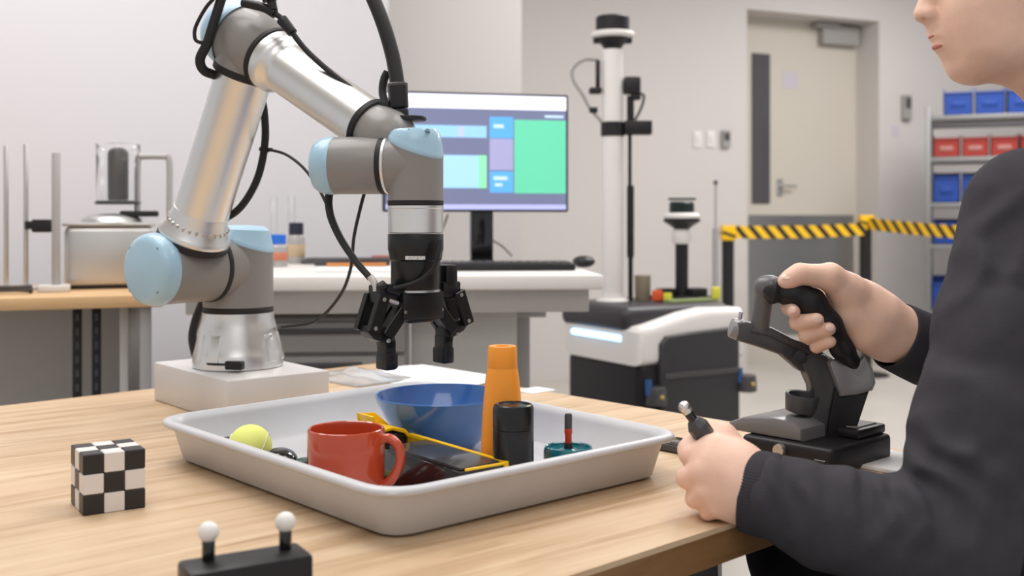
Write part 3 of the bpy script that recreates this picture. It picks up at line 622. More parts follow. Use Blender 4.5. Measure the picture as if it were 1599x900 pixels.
obj('neck_cover', CP([(1284, 562), (1292, 556), (1312, 560), (1326, 568), (1340, 548), (1354, 572), (1359, 594), (1354, 606), (1330, 613), (1303, 616), (1297, 598)], .064, .010, YB+.002), M_dark2, dev)
obj('cup_ring', MB().lathe([(.015, -.012), (.020, -.010), (.0225, .010), (.0215, .013), (.0185, .012), (.016, -.004), (0, -.005)], W(1252, 630, 1.45), (.1, -.1, 1), 32).bar(W(1258, 636, 1.455), W(1276, 650, 1.46), .022, .03, (0, 1, 0), .003), M_dark, dev)
obj('arm_bar', CP([(1150, 503), (1162, 500), (1203, 510), (1234, 526), (1270, 540), (1290, 554), (1286, 572), (1262, 585), (1244, 577), (1216, 553), (1176, 539), (1149, 531)], .034, .005), M_dark, dev)
obj('rib', CP([(1170, 510), (1200, 516), (1236, 533), (1262, 546), (1258, 552), (1230, 540), (1198, 524), (1168, 517)], .040, .003), M_dark, dev)
obj('end_cap', MB().cyl(W(1158, 516, YB), W(1141, 511, YB), .0150, .0135, .002, 28), M_dark2, dev)
obj('end_pin', MB().cyl(W(1155, 502, YB), W(1158, 487, YB), .0028, bev=.0008, n=12), M_bolt, dev)
obj('pivot', MB().cyl(W(1250, 558, 1.437), W(1250, 558, 1.430), .009, bev=.001, n=20).cyl(W(1232, 548, 1.437), W(1232, 548, 1.432), .005, n=14), M_black, dev)
YH = 1.42
s = SDF().cap(W(1187, 512, 1.452), W(1196, 448, 1.43), .0125, .0125, .008).cap(W(1196, 448, 1.43), W(1206, 446, 1.424), .0125, .0130, .01)
obj('post', s.mesh('post', M_post, .002), M_post, dev)
s = SDF().chain([(W(1208, 455, YH), .0145), (W(1240, 458, YH), .0155), (W(1266, 473, YH), .0180), (W(1294, 508, YH), .0165), (W(1316, 545, 1.43), .0135), (W(1330, 566, 1.44), .012)], .012)
s.ell(W(1207, 455, YH), (.008, .017, .017), .004)
obj('hand_grip', s.mesh('hand_grip', M_black, .002), M_black, dev)

# ------------------------------------------------------------------ person
per = thing('person', (.74, 1.38, 0), 'person in charcoal sweatshirt seated at the table, gripping the controller', 'person')
def q(px, py, Y): return np.array(W(px, py, Y))
r_ = lambda px, Y=1.42: px/FP*Y
b = SDF()
# right hand round the grip: palm towards the camera, thumb along the top
b.chain([((.72, 1.545, .80), .040), (q(1470, 556, 1.475), .037), (q(1405, 522, 1.448), .0335), (q(1372, 508, 1.442), .0350)], .02)
b.cap(q(1380, 540, 1.435), q(1352, 528, 1.425), .019, .017, .018)
b.cap(q(1368, 500, 1.443), q(1330, 474, 1.446), .0345, .0300, .02)
b.cap(q(1365, 490, 1.44), q(1320, 455, 1.425), .029, .0235, .02)
b.cap(q(1352, 505, 1.43), q(1330, 494, 1.425), .024, .019, .02)
b.cap(q(1345, 470, 1.452), q(1300, 470, 1.464), .024, .015, .02).cap(q(1350, 500, 1.452), q(1322, 515, 1.464), .024, .014, .02)
b.chain([(q(1326, 455, 1.422), .0225), (q(1296, 433, 1.412), .0170), (q(1270, 430, 1.409), .0122), (q(1249, 428, 1.408), .0120), (q(1234, 436, 1.407), .0100), (q(1225, 440, 1.407), .0082)], .010)
for mcp, pip, dip, tip, rr in (((1288, 458, 1.463), (1246, 474, 1.452), (1232, 480, 1.424), (1240, 487, 1.402), .0096),
                               ((1302, 482, 1.464), (1250, 497, 1.452), (1246, 504, 1.414), (1276, 500, 1.394), .0104),
                               ((1314, 503, 1.464), (1263, 519, 1.450), (1260, 524, 1.414), (1295, 514, 1.394), .0098),
                               ((1324, 520, 1.462), (1278, 538, 1.448), (1276, 541, 1.416), (1297, 534, 1.398), .0086)):
    b.chain([(q(*mcp), rr*1.25), (q(*pip), rr*1.08), (q(*dip), rr*1.02), (q(*tip), rr*.88)], .0035)
# left hand, back towards the camera, closed round the wand
b.chain([(np.array(W(1488, 852, 1.10)), .040), (q(1330, 818, 1.132), .036), (q(1232, 784, 1.147), .0300), (q(1182, 768, 1.157), .0310), (q(1150, 758, 1.165), .0330)], .02)
b.cap(q(1152, 752, 1.167), q(1118, 735, 1.168), .0335, .0300, .018)
b.cap(q(1150, 775, 1.165), q(1122, 776, 1.163), .0250, .0190, .018)
b.cap(q(1148, 725, 1.175), q(1116, 706, 1.178), .0260, .0185, .018)
for mcp, pip, dip, tip, r0, r1 in (((1111, 706, 1.172), (1078, 712, 1.183), (1082, 722, 1.212), (1108, 716, 1.222), .0150, .0108),
                                   ((1100, 738, 1.158), (1073, 747, 1.172), (1080, 752, 1.204), (1106, 742, 1.216), .0150, .0112),
                                   ((1103, 768, 1.155), (1086, 779, 1.167), (1090, 780, 1.196), (1112, 768, 1.208), .0138, .0102),
                                   ((1117, 790, 1.155), (1106, 799, 1.163), (1106, 797, 1.188), (1124, 786, 1.200), .0122, .0090)):
    b.chain([(q(*mcp), r0), (q(*pip), r1), (q(*dip), r1*.95), (q(*tip), r1*.85)], .004)
b.chain([(q(1150, 715, 1.195), .0210), (q(1128, 684, 1.200), .0155), (q(1100, 690, 1.206), .0128), (q(1083, 697, 1.200), .0112), (q(1072, 701, 1.194), .0088)], .010)
# head: profile towards the left, pitched down
HY = 1.37
b.chain([((.765, HY, 1.09), .062), (q(1690, 140, HY), .056), (q(1648, 60, HY), .055), (q(1630, 0, HY), .055)], .025)
b.cap(q(1552, 98, HY), q(1620, 120, HY), .019, .028, .025)
b.ell(q(1606, -82, HY), (.098, .074, .098), .02)
b.ell(q(1540, -40, HY), (.066, .062, .085), .03).ell(q(1540, 42, HY), (.062, .056, .058), .03)
for sy in (-1, 1):
    b.cap(q(1514, 102, HY)+np.array([0, sy*.012, 0]), q(1612, 62, HY)+np.array([0, sy*.044, 0]), .0175, .024, .025)
    b.cap(q(1510, 20, HY)+np.array([0, sy*.030, 0]), q(1530, 70, HY)+np.array([0, sy*.034, 0]), .022, .022, .03)
    b.ell(q(1449, 24, HY)+np.array([0, sy*.0105, 0]), (.0085, .0065, .0075), .005)
    b.ell(q(1488, -66, HY)+np.array([0, sy*.032, 0]), (.014, .016, .010), .008, 1)
    b.ell(q(1625, -45, HY)+np.array([0, sy*.072, 0]), (.017, .010, .032), .006)
b.cap(q(1503, 101, HY), q(1522, 103, HY), .0165, .0175, .015)
b.ell(q(1499, 66, HY), (.030, .026, .026), .012).ell(q(1492, 46, HY), (.031, .024, .02), .014)
b.ell(q(1465, 56, HY), (.0105, .018, .0062), .003).ell(q(1471, 73, HY), (.0100, .016, .0066), .003).ell(q(1461, 42, HY), (.0105, .012, .010), .006)
b.chain([(q(1478, -75, HY), .012), (q(1455, -20, HY), .0095), (q(1440, 21, HY), .0100)], .012)
b.ell(q(1441, 32, HY)+np.array([0, -.0075, 0]), (.0035, .003, .003), .003, 1)
b.cap(q(1476, -86, HY)+np.array([0, -.03, 0]), q(1476, -86, HY)+np.array([0, .03, 0]), .014, .014, .016)
# torso, upper arms, legs beneath the clothes
SL, SR = np.array([.575, 1.205, 1.055]), np.array([.745, 1.55, 1.05])
b.cap((.76, 1.38, 1.08), (.74, 1.38, 1.00), .07, .10, .05).ell((.735, 1.385, .93), (.10, .16, .17), .06).ell((.80, 1.38, .68), (.10, .145, .15), .06)
b.cap(SL, (.75, 1.34, 1.07), .045, .05, .03).cap(SR, (.75, 1.42, 1.07), .045, .05, .03)
b.cap(SL, np.array(W(1488, 852, 1.10)), .046, .040, .03).cap(SR, (.72, 1.545, .80), .046, .040, .03)
LG = []
for hip, knee, ank in (((.80, 1.29, .60), (.375, 1.125, .600), (.44, 1.15, .10)), ((.80, 1.47, .60), (.40, 1.50, .595), (.46, 1.47, .10))):
    LG.append((hip, knee, ank)); b.chain([(hip, .075), (knee, .052), (ank, .038)], .03)
obj('body', b.mesh('body', M_skin, .0024), M_skin, per)
for (px, py, Y, n1, sz) in ((1229, 431, 1.3985, (-.35, -.75, .62), (.0065, .0050)), (1277, 498, 1.3838, (0, -1, .2), (.0062, .0052)), (1296, 512, 1.3842, (0, -1, .25), (.0056, .0046)), (1238, 484, 1.3925, (-.75, -.8, .15), (.0050, .0045)), (1070, 698, 1.187, (-.6, -.7, .5), (.0045, .0042))):
    Mf = frame((1, 0, 0), n1); c = W(px, py, Y)
    mb = MB(); vs = []; fs = []
    mb.lathe([(1e-7, -.0004), (.0042, -.0004), (.0046, .0001), (.003, .0007), (1e-7, .0009)], (0, 0, 0), (0, 0, 1), 16)
    mb.v = [tuple(c+Mf@Vector((v[0]*sz[0]/.0046, v[1]*sz[1]/.0046, v[2]))) for v in mb.v]; obj('fingernail', mb, M_nail, per)
for yy, pts in ((58, 'u'), (74, 'l')):
    s = SDF().ell(q(1464.4 if pts == 'u' else 1470.4, yy-1, HY), (.0106, .0165, .0046 if pts == 'u' else .0058), .003); obj('lip', s.mesh('lip', M_lip, .0015), M_lip, per)
for sy in (-1, 1):
    e = obj('eye', MB().ball(Vector(q(1489, -66, HY))+Vector((.004, sy*.032, 0)), .0115, 20), M_white, per); obj('iris', MB().ball(Vector(q(1489, -66, HY))+Vector((-.0035, sy*.032, -.002)), .0058, 14), M_tileb, e)
s = SDF().ell(q(1616, -95, HY), (.100, .080, .094), .02).ell(q(1530, -170, HY), (.06, .06, .03), .02).ell(q(1500, -30, HY), (.075, .066, .085), .02, 1).ell(q(1560, 60, HY), (.08, .1, .075), .02, 1)
obj('hair', s.mesh('hair', M_hair, .003), M_hair, per)
# sweatshirt
k = SDF()
k.cap((.765, 1.38, 1.085), (.745, 1.38, 1.00), .068, .110, .05).ell((.745, 1.385, .92), (.118, .178, .20), .06).ell((.77, 1.38, .69), (.125, .165, .15), .07)
k.cap(SL, (.75, 1.34, 1.065), .064, .062, .04).cap(SR, (.75, 1.42, 1.065), .062, .062, .04)
EL = np.array(W(1488, 852, 1.10)); WL = q(1210, 775, 1.151)
k.chain([(SL, .071), (q(1566, 520, 1.165), .0665), (q(1530, 660, 1.135), .0650), (EL, .0630)], .02)
k.chain([(EL, .0620), (q(1400, 836, 1.115), .0590), (q(1290, 808, 1.138), .0520), (WL, .0448)], .012)
k.chain([(SR, .068), ((.725, 1.545, .80), .058), (q(1500, 574, 1.49), .050), (q(1448, 548, 1.467), .0445)], .03)
rng = np.random.RandomState(4); FO = []
def fold(c, d, amp, sig, freq, ph=0): FO.append((np.array(c, float), np.array(d, float)/np.linalg.norm(d), amp, sig, freq, ph))
fold(W(1405, 770, 1.06), (1, .0, -.35), .0046, .042, 205); fold(W(1310, 760, 1.09), (1, 0, -.45), .0034, .050, 150, 1.2); fold(W(1232, 770, 1.11), (1, 0, .1), .0020, .026, 240, .5)
fold(W(1455, 720, 1.07), (.6, 0, .8), .0048, .045, 150); fold(W(1510, 370, 1.14), (.85, 0, -.5), .0046, .055, 175, .8); fold(W(1575, 560, 1.09), (.3, 0, .95), .0020, .09, 95, 2)
fold(W(1505, 770, 1.05), (.75, 0, -.65), .0024, .05, 140, 1)
def post(P, V):
    for c, d, a, sg, f, ph in FO:
        x = P-c; w = np.exp(-(x*x).sum(-1)/(2*sg*sg)); t = x@d
        wob = .5*np.sin(31*x[..., 0]+47*x[..., 2]+ph)+.3*np.sin(70*x[..., 1]+55*x[..., 2]); V = V+a*w*np.sin(f*t+2.2*wob+ph)
    return V
k.post = post
obj('sweatshirt', k.mesh('sweatshirt', M_knit, .0036), M_knit, per)
na = Vector((.765, HY, 1.09)); nb = Vector(q(1690, 140, HY)); nd = (nb-na).normalized(); no = na+nd*.052
obj('collar', MB().lathe([(.0590+.0075*math.cos(t_*math.pi/4), .011*math.sin(t_*math.pi/4)) for t_ in range(-4, 5)], no, nd, 48), M_cuff, per)
def cuff(nm, c0, c1, r0, r1, flat, side):
    c0 = Vector(c0); c1 = Vector(c1); M = frame(side, c1-c0); L_ = (c1-c0).length; n = 320; rows = []
    for (t, ro) in ((.03, -.0035), (.0, -.003), (-.005, -.0012), (.0, 0), (.06, .0006), (.5, .0010), (.85, .0008), (1, -.001), (1.08, -.005)):
        rb_ = .00018 if .02 < t < .9 and ro > 0 else 0; R0 = r0+(r1-r0)*t+ro; rows.append([tuple(c0+M@Vector(((R0+rb_*math.cos(i*math.pi/2))*math.cos(2*math.pi*i/n), (R0+rb_*math.cos(i*math.pi/2))*flat*math.sin(2*math.pi*i/n), L_*t))) for i in range(n)])
    vs = [p for r in rows for p in r]; fs = [(j*n+i, j*n+(i+1) % n, (j+1)*n+(i+1) % n, (j+1)*n+i) for j in range(len(rows)-1) for i in range(n)]
    obj(nm, MB().add(vs, fs), M_cuff, per, ang=80)
cuff('cuff', W(1163, 766, 1.162), W(1215, 777, 1.148), .0430, .0450, .88, (0, 0, 1))
cuff('cuff', W(1397, 524, 1.446), W(1458, 553, 1.472), .0455, .0480, .90, (0, 0, 1))
s = SDF().ell((.80, 1.38, .62), (.125, .17, .131), .05)
for hip, knee, ank in LG: s.chain([(hip, .092), (knee, .068), ((ank[0], ank[1], ank[2]-.01), .052)], .04)
obj('trousers', s.mesh('trousers', M_trouser, .005), M_trouser, per)
for hip, knee, ank in LG:
    s = SDF().cap((ank[0]+.02, ank[1], .05), (ank[0]-.12, ank[1], .036), .042, .034, .02).ell((ank[0]-.05, ank[1], .012), (.12, .045, .0118), .01); obj('shoe', s.mesh('shoe', M_black, .004), M_black, per)
# stool
st = thing('stool', (.80, 1.38, 0), 'black padded stool under the seated person', 'stool')
obj('seat', MB().lathe([(0, .42), (.15, .42), (.17, .43), (.175, .45), (.17, .47), (.14, .484), (0, .488)], (.80, 1.38, 0), n=48), M_black, st)
obj('column', MB().cyl((.80, 1.38, .06), (.80, 1.38, .42), .025, .03), M_steel, st)
for i in range(5):
    a = 2*math.pi*i/5+.3; d = Vector((math.cos(a), math.sin(a), 0)); p = Vector((.80, 1.38, .075)); lg = obj('foot', MB().bar(p, p+d*.25-Vector((0, 0, .012)), .03, .03, (0, 0, 1), .004), M_black, st)
    obj('caster', MB().cyl((p.x+d.x*.26-.012, p.y+d.y*.26, .025), (p.x+d.x*.26+.012, p.y+d.y*.26, .025), .0248, n=16).cyl((p.x+d.x*.26, p.y+d.y*.26, .03), (p.x+d.x*.26, p.y+d.y*.26, .065), .008, n=10), M_black, lg)
# wand in the left hand
wa = W(1069, 636, 1.185); wb = W(1130, 722, 1.195); wdv = (wb-wa).normalized()
t = thing('marker_wand', wb, 'grey wand with silver ball tip held in left hand', 'wand')
obj('ball_tip', MB().ball(wa, .0066, 20), M_cast, t)
obj('neck', MB().lathe([(.0040, .002), (.0052, .005), (.0052, .018), (.0060, .019)], wa, wdv, 20), M_gloss, t)
obj('wand_body', MB().lathe([(.0055, .017), (.0075, .018), (.0118, .026), (.0118, .075), (.008, .08)], wa, wdv, 8), M_dark, t, ang=20)
obj('silver_band', MB().lathe([(.0050, .0015), (.0058, .003), (.0058, .007), (.0050, .0075)], wa, wdv, 20), M_cast, t)

# ------------------------------------------------------------------ desk with monitor
ZK = .91
du = Vector((math.cos(.09), math.sin(.09), 0)); dv2 = Vector((-du.y, du.x, 0))
dr = Vector(((944-800)/FP*2.66, 2.66, 0)); dl = 1.04; dd = .80
def DK(a, b, z): p_ = dr-du*a+dv2*b; return Vector((p_.x, p_.y, z))       # a leftwards from the right end, b back from the front edge
desk = thing('desk', DK(dl/2, dd/2, 0), 'white topped lab desk behind the robot, with monitor', 'desk')
obj('desktop', MB().box(DK(dl/2, dd/2, ZK-.018), (dl, dd, .036), .006, du), M_desk, desk)
obj('apron', MB().box(DK(dl/2, .06, ZK-.065), (dl-.06, .03, .058), .003, du), mat('apron_grey', rgb(190, 187, 184), .5), desk)
obj('back_panel', MB().box(DK(.335, .16, .45), (.27, .02, .80), .003, du), M_cab, desk)
lg = obj('leg', MB().box(DK(.175, .30, ZK/2-.018), (.045, .05, ZK-.036), .005, du), M_legs, desk)
obj('crossbar', MB().box(DK(.175, .28, .79), (.13, .03, .015), .003, du), M_legs, lg)
obj('foot', MB().box(DK(.175, .34, .02), (.06, .6, .035), .005, du), M_legs, lg)
obj('leg', MB().box(DK(dl-.04, .30, ZK/2-.018), (.045, .05, ZK-.036), .005, du), M_legs, desk)
dc = thing('drawer_cabinet', DK(.735, .36, 0), 'grey steel drawer cabinet standing under the white desk', 'cabinet')
obj('carcass', MB().box(DK(.735, .40, .40), (.52, .56, .80), .004, du), M_cabd, dc)
for i, (z0, z1) in enumerate(((.715, .79), (.625, .705), (.535, .615), (.40, .525), (.22, .39), (.03, .21))):
    d = obj('drawer', MB().box(DK(.735, .112, (z0+z1)/2), (.50, .02, z1-z0), .004, du), M_cabd, dc); obj('pull', MB().box(DK(.72, .098, z1-.022), (.26, .012, .014), .003, du), M_dark, d)
# monitor
mo = W(746, 238, 3.08); mu = Vector((math.cos(math.radians(13)), math.sin(math.radians(13)), 0)); mn = Vector((mu.y, -mu.x, 0)); mwid, mhei = .535, .338
mz = mo.z
mon = thing('monitor', (mo.x, mo.y, ZK), 'wide black monitor showing blue and green panels on white desk', 'monitor')
def MO(x, z, d=0): p_ = mo+mu*(x*mwid)+mn*d; return Vector((p_.x, p_.y, mz+z*mhei))
obj('bezel', MB().box(MO(0, 0, -.012), (mwid, .028, mhei), .005, mu), mat('monitor_black', rgb(44, 46, 58), .3), mon)
obj('screen', MB().box(MO(0, .005, .0025), (mwid*.972, .002, mhei*.955), 0, mu), mat('screen_slate', rgb(112, 118, 148), .3, emit=.55), mon)
def panel(x0, x1, y0, y1, col, e, d):
    nm = 'scr_%d_%d_%d' % col; obj('screen_panel', MB().box(MO((x0+x1)/2, (y0+y1)/2, .0036+d), ((x1-x0)*mwid, .0006, (y1-y0)*mhei), 0, mu), mat(nm, rgb(*col), .3, emit=e), mon)
PX = lambda p_: (p_-597)/292-.5
PY = lambda p_: .5-(p_-142)/190
panel(-.485, .485, PY(168), PY(146), (240, 242, 255), .75, 0); panel(-.485, .485, PY(328), PY(320), (178, 184, 232), .55, 0)
panel(PX(598), PX(757), PY(214), PY(195), (150, 200, 232), .55, 0); panel(PX(712), PX(722), PY(213), PY(196), (178, 190, 224), .6, .0007)
panel(PX(598), PX(744), PY(294), PY(242), (160, 206, 242), .6, 0); panel(PX(744), PX(757), PY(294), PY(242), (136, 222, 172), .65, 0)
panel(PX(762), PX(799), PY(214), PY(180), (92, 168, 236), .6, 0); panel(PX(762), PX(799), PY(265), PY(215), (160, 160, 200), .55, 0); panel(PX(762), PX(799), PY(301), PY(267), (92, 168, 236), .6, 0)
panel(PX(801), PX(884), PY(302), PY(184), (104, 208, 170), .5, 0)
for x0, x1, y0, y1 in ((768, 784, 192, 198), (768, 790, 275, 281), (770, 782, 286, 291), (850, 880, 176, 180)): panel(PX(x0), PX(x1), PY(y1), PY(y0), (190, 216, 246), .6, .0007)
obj('stand_neck', MB().box(Vector((mo.x+.01, mo.y+.045, (mz+ZK)/2-.05)), (.065, .03, mz-ZK+.06), .005, mu), M_gloss, mon)
obj('stand_foot', MB().box(Vector((mo.x+.01, mo.y+.01, ZK+.007)), (.24, .18, .013), .004, mu), M_gloss, mon)
for i, pts in enumerate(([(770, 335, 3.14), (760, 365, 3.14), (785, 385, 3.2), (800, 400, 3.22)], [(700, 335, 3.16), (692, 356, 3.16), (684, 372, 3.2), (690, 400, 3.25)])):
    obj('cable', MB().tube([W(*p_) for p_ in pts], .0035, 8), M_cabd, mon)
kb = thing('keyboard', W(790, 412, 3.0)*1, 'low black keyboard in front of the monitor', 'keyboard'); kp = Vector(((790-800)/FP*2.92, 2.92, ZK))
kb.location = kp
obj('keyboard_case', MB().box(kp+Vector((0, 0, .010)), (.36, .13, .018), .004, du), M_black, kb)
for i in range(5):
    for j in range(15):
        p_ = kp+du*((j-7)*.0228)+dv2*((i-2)*.0225)+Vector((0, 0, .0205)); 
        if i == j == 0: km = MB().box((0, 0, 0), (.019, .019, .005), .001, None, None, 1).mesh('key', M_dark)
        o = bpy.data.objects.new('key', km); COL.objects.link(o); o.parent = kb; o.location = p_-kp; o.rotation_euler = (0, 0, .09)
p_ = Vector(((912-800)/FP*3.05, 3.05, ZK)); s = SDF().ell((p_.x, p_.y, ZK+.017), (.032, .05, .0168), .01)
tag(obj('desk_mouse', s.mesh('desk_mouse', M_black, .004), M_black), 'black mouse right of the keyboard on white desk', 'mouse')
# bottles and clutter on the desk
def bottle(px, Y, r, h_, cap, lab_, body_m):
    p_ = Vector(((px-800)/FP*Y, Y, ZK)); t_ = thing('reagent_bottle', p_, lab_, 'bottle')
    obj('bottle_body', MB().lathe([(0, 0), (r*.95, 0), (r, .004), (r, h_*.62), (r*.75, h_*.72), (r*.45, h_*.76), (r*.45, h_*.8)], p_, n=28), body_m, t_)
    obj('cap', MB().lathe([(r*.8, h_*.7), (r*.85, h_*.72), (r*.85, h_*.98), (r*.75, h_), (0, h_)], p_, n=28), cap, t_); return t_
bt = bottle(434, 3.10, .028, .092, mat('blue_cap', rgb(40, 105, 205), .4), 'clear squat bottle with bright blue cap on white desk', mat('cloudy_glass', rgb(200, 196, 194), .2, trans=.4))
obj('label', MB().lathe([(.0284, .018), (.0288, .019), (.0288, .040), (.0284, .041)], bt.location, n=28), mat('rust_label', rgb(196, 120, 92), .6), bt)
bt = bottle(463, 3.30, .026, .125, mat('dark_cap', rgb(42, 42, 62), .4), 'taller clear bottle with dark cap behind the blue capped one', MATS['cloudy_glass'])
obj('label', MB().lathe([(.0264, .022), (.0268, .023), (.0268, .058), (.0264, .059)], bt.location, n=28), mat('tan_label', rgb(196, 172, 140), .6), bt)
for px, Y, hh, lab_ in ((428, 3.36, .20, 'pale clear tube standing behind the blue capped bottle'), (456, 3.40, .205, 'pale clear tube standing behind the dark capped bottle')):
    p_ = Vector(((px-800)/FP*Y, Y, ZK)); t_ = thing('measuring_tube', p_, lab_, 'tube'); obj('tube_body', MB().lathe([(.020, 0), (.022, .003), (.022, .006), (.012, .010), (.011, hh), (.0125, hh+.004), (.010, hh+.004), (.009, .012), (0, .012)], p_, n=24), M_glass, t_)
p_ = Vector(((548-800)/FP*3.15, 3.15, ZK)); t_ = thing('tool_roll', p_, 'dark low tool strip with orange edge on white desk', 'tools')
obj('strip', MB().box(p_+Vector((0, .04, .012)), (.22, .07, .022), .006, du), M_dark, t_); obj('orange_strip', MB().box(p_+Vector((.02, -.02, .005)), (.17, .025, .009), .002, du), mat('orange_tape', rgb(214, 140, 74), .5), t_)
p_ = Vector(((500-800)/FP*3.28, 3.28, ZK)); tag(obj('cable_coil', MB().tube([p_+Vector((.05*math.cos(a*.7)*(1-.1*(a//9)), .04*math.sin(a*.7), .008+.0025*(a//9))) for a in range(27)], .006, 8, 4), M_dark), 'dark coiled cable on white desk beside the bottles', 'cable')
p_ = Vector(((595-800)/FP*3.24, 3.24, ZK)); tag(obj('red_pouch', MB().box(p_+Vector((0, 0, .014)), (.06, .05, .026), .008, du), mat('dull_red', rgb(168, 78, 72), .6)), 'dull red pouch on white desk beside robot wrist', 'pouch')
p_ = Vector(((560-800)/FP*2.86, 2.86, ZK)); tag(obj('document_stack', MB().box(p_+Vector((0, 0, .004)), (.21, .15, .007), .0005, du), M_paper), 'stack of white paper at the front of white desk', 'paper')

# ------------------------------------------------------------------ left bench
ZL = .86
bu = Vector((.94, .342, 0)).normalized(); bv = Vector((-bu.y, bu.x, 0)); br = Vector((-.86, 2.683, 0))
def BN(a, b_, z): p_ = br-bu*a+bv*b_; return Vector((p_.x, p_.y, z))
bench = thing('lab_bench', BN(.5, .3, 0), 'birch topped lab bench by the white wall at left', 'bench')
obj('benchtop', MB().box(BN(.55, .28, ZL-.015), (1.10, .56, .030), .003, bu), M_birch, bench)
obj('modesty_panel', MB().box(BN(.55, .47, .62), (1.02, .018, .44), .002, bu), M_cab, bench)
obj('lower_shelf', MB().box(BN(.55, .30, .39), (1.02, .40, .025), .002, bu), M_cab, bench)
obj('leg', MB().box(BN(.04, .05, (ZL-.03)/2), (.028, .04, ZL-.03), .003, bu), M_legs, bench)
obj('leg', MB().box(BN(.04, .51, (ZL-.03)/2), (.028, .04, ZL-.03), .003, bu), M_legs, bench)
obj('leg', MB().box(BN(1.05, .05, (ZL-.03)/2), (.028, .04, ZL-.03), .003, bu), M_legs, bench)
obj('leg', MB().box(BN(1.05, .51, (ZL-.03)/2), (.028, .04, ZL-.03), .003, bu), M_legs, bench)
for a in (.155, .20):
    r0 = obj('slotted_rail', MB().box(BN(a, .12, (ZL-.03)/2), (.022, .02, ZL-.03), .002, bu), M_black, bench)
    for z in np.arange(.45, .82, .035): obj('slot', MB().box(BN(a, .1095, float(z)), (.008, .003, .018), 0, bu), M_dark, r0)
obj('end_panel', MB().box(BN(.09, .30, (ZL-.03)/2), (.02, .42, ZL-.03), .002, bu), M_cab, bench)
# ring stands on the bench
for px, ytop, Y, rr, lab_, hb in ((10, 228, 2.86, .0062, 'thin steel rod stand, leftmost on the birch bench', 0), (41, 225, 2.86, .0062, 'thin steel rod stand with black clamp on birch bench', 0), (88, 239, 2.80, .0105, 'thicker grey post on flat foot beside the steel machine', 1)):
    p_ = Vector(((px-800)/FP*Y, Y, ZL)); t_ = thing('rod_stand', p_, lab_, 'stand'); zt2 = W(px, ytop, Y).z
    obj('rod', MB().cyl(p_+Vector((0, 0, .008)), (p_.x, p_.y, zt2), rr, bev=.001, n=20), M_legs if hb else M_steel, t_)
    if hb: obj('foot', MB().box(p_+Vector((-.0, -.01, .009)), (.075, .075, .017), .003, bu), M_cab, t_)
    else:
        obj('foot', MB().lathe([(0, 0), (.030, 0), (.032, .003), (.030, .009), (.008, .012)], p_, n=28), M_cab, t_)
    if px == 41: obj('clamp', MB().box(W(66, 353, 2.84), (.046, .026, .034), .004).box(W(47, 352, 2.85), (.02, .022, .022), .003), M_black, t_)
p_ = Vector(((22-800)/FP*2.72, 2.72, ZL)); tag(obj('cable_loop', MB().tube([p_+Vector((.042*math.cos(i*.35), .030*math.sin(i*.35), .005+.0004*i)) for i in range(37)], .0045, 10, 3), M_dark), 'dark cable loop at the front of birch bench', 'cable')
# stainless machine
mp_ = Vector(((172-800)/FP*2.97, 2.97, ZL))
mc_ = thing('steel_processor', mp_, 'stainless benchtop machine with black centred clear cylinder', 'machine')
obj('housing', MB().box(mp_+Vector((0, 0, .088)), (.225, .16, .16), .016, bu, None, 3), M_steel, mc_)
obj('base_foot', MB().box(mp_+Vector((0, 0, .006)), (.20, .14, .011), .002, bu), M_black, mc_)
obj('lid', MB().box(mp_+Vector((0, 0, .172)), (.235, .17, .010), .004, bu), M_steel, mc_)
obj('lid_dome', MB().lathe([(.085, .0), (.080, .010), (.062, .022), (0, .024)], mp_+Vector((.01, 0, .177)), n=36), M_steel, mc_)
zc = W(185, 316, 2.97).z; pc_ = Vector(((185-800)/FP*2.97, 2.97, zc))
obj('hopper_base', MB().lathe([(.060, -.006), (.060, .002), (.056, .004)], pc_, n=32), M_dark, mc_)
obj('clear_hopper', MB().lathe([(.057, .004), (.057, .155), (.059, .158), (.053, .158), (.054, .004)], pc_, n=36), M_glass, mc_)
obj('inner_core', MB().lathe([(.026, .006), (.027, .012), (.028, .140), (.022, .150), (.014, .154)], pc_, n=28), M_black, mc_)
obj('tube_handle', MB().tube([W(215, 330, 2.97), W(216, 250, 2.97), W(222, 245, 2.97), W(258, 245, 2.97), W(265, 252, 2.97), W(265, 335, 2.97)], .0085, 12, 4), M_legs, mc_)
obj('black_latch', MB().box(W(218, 334, 2.95), (.10, .03, .016), .004, bu), M_black, mc_)
p_ = Vector(((212-800)/FP*2.80, 2.80, ZL)); tag(obj('brass_wedge', MB().box(p_+Vector((0, 0, .010)), (.03, .03, .019), .003, bu), mat('brass_yellow', rgb(196, 150, 70), .4)), 'small yellow block on birch bench beside the steel machine', 'block')

# ------------------------------------------------------------------ mobile robot
N = Vector((.4235, 3.6, 0)); rf = Vector((-.517, .856, 0)).normalized(); rs = Vector((rf.y, -rf.x, 0)); fw, sl = .454, .467
def RB(f, s_, z): p_ = N+rf*f+rs*s_; return Vector((p_.x, p_.y, z))
mr_ = thing('mobile_robot', RB(fw/2, sl/2, 0), 'white and black wheeled mobile robot with white sensor mast', 'mobile robot')
obj('chassis', MB().box(RB(fw/2, sl/2, .32), (sl-.012, fw-.012, .50), .035, rs, None, 4), M_black, mr_)
def rp(v): return RB(v.y+fw/2, v.x, v.z)
obj('white_shell', MB().prism([(-.004, .555), (-.004, .668), (.012, .684), (.05, .690), (.12, .706), (.20, .724), (.30, .736), (.46, .732), (.471, .70), (.471, .555)], fw+.006, .03, rp, 4), M_white, mr_)
obj('top_cover', MB().box(RB(fw/2+.035, sl/2-.01, .703), (sl+.012, fw-.05, .09), .035, rs, None, 4), mat('dark_cover', rgb(58, 55, 60), .4), mr_)
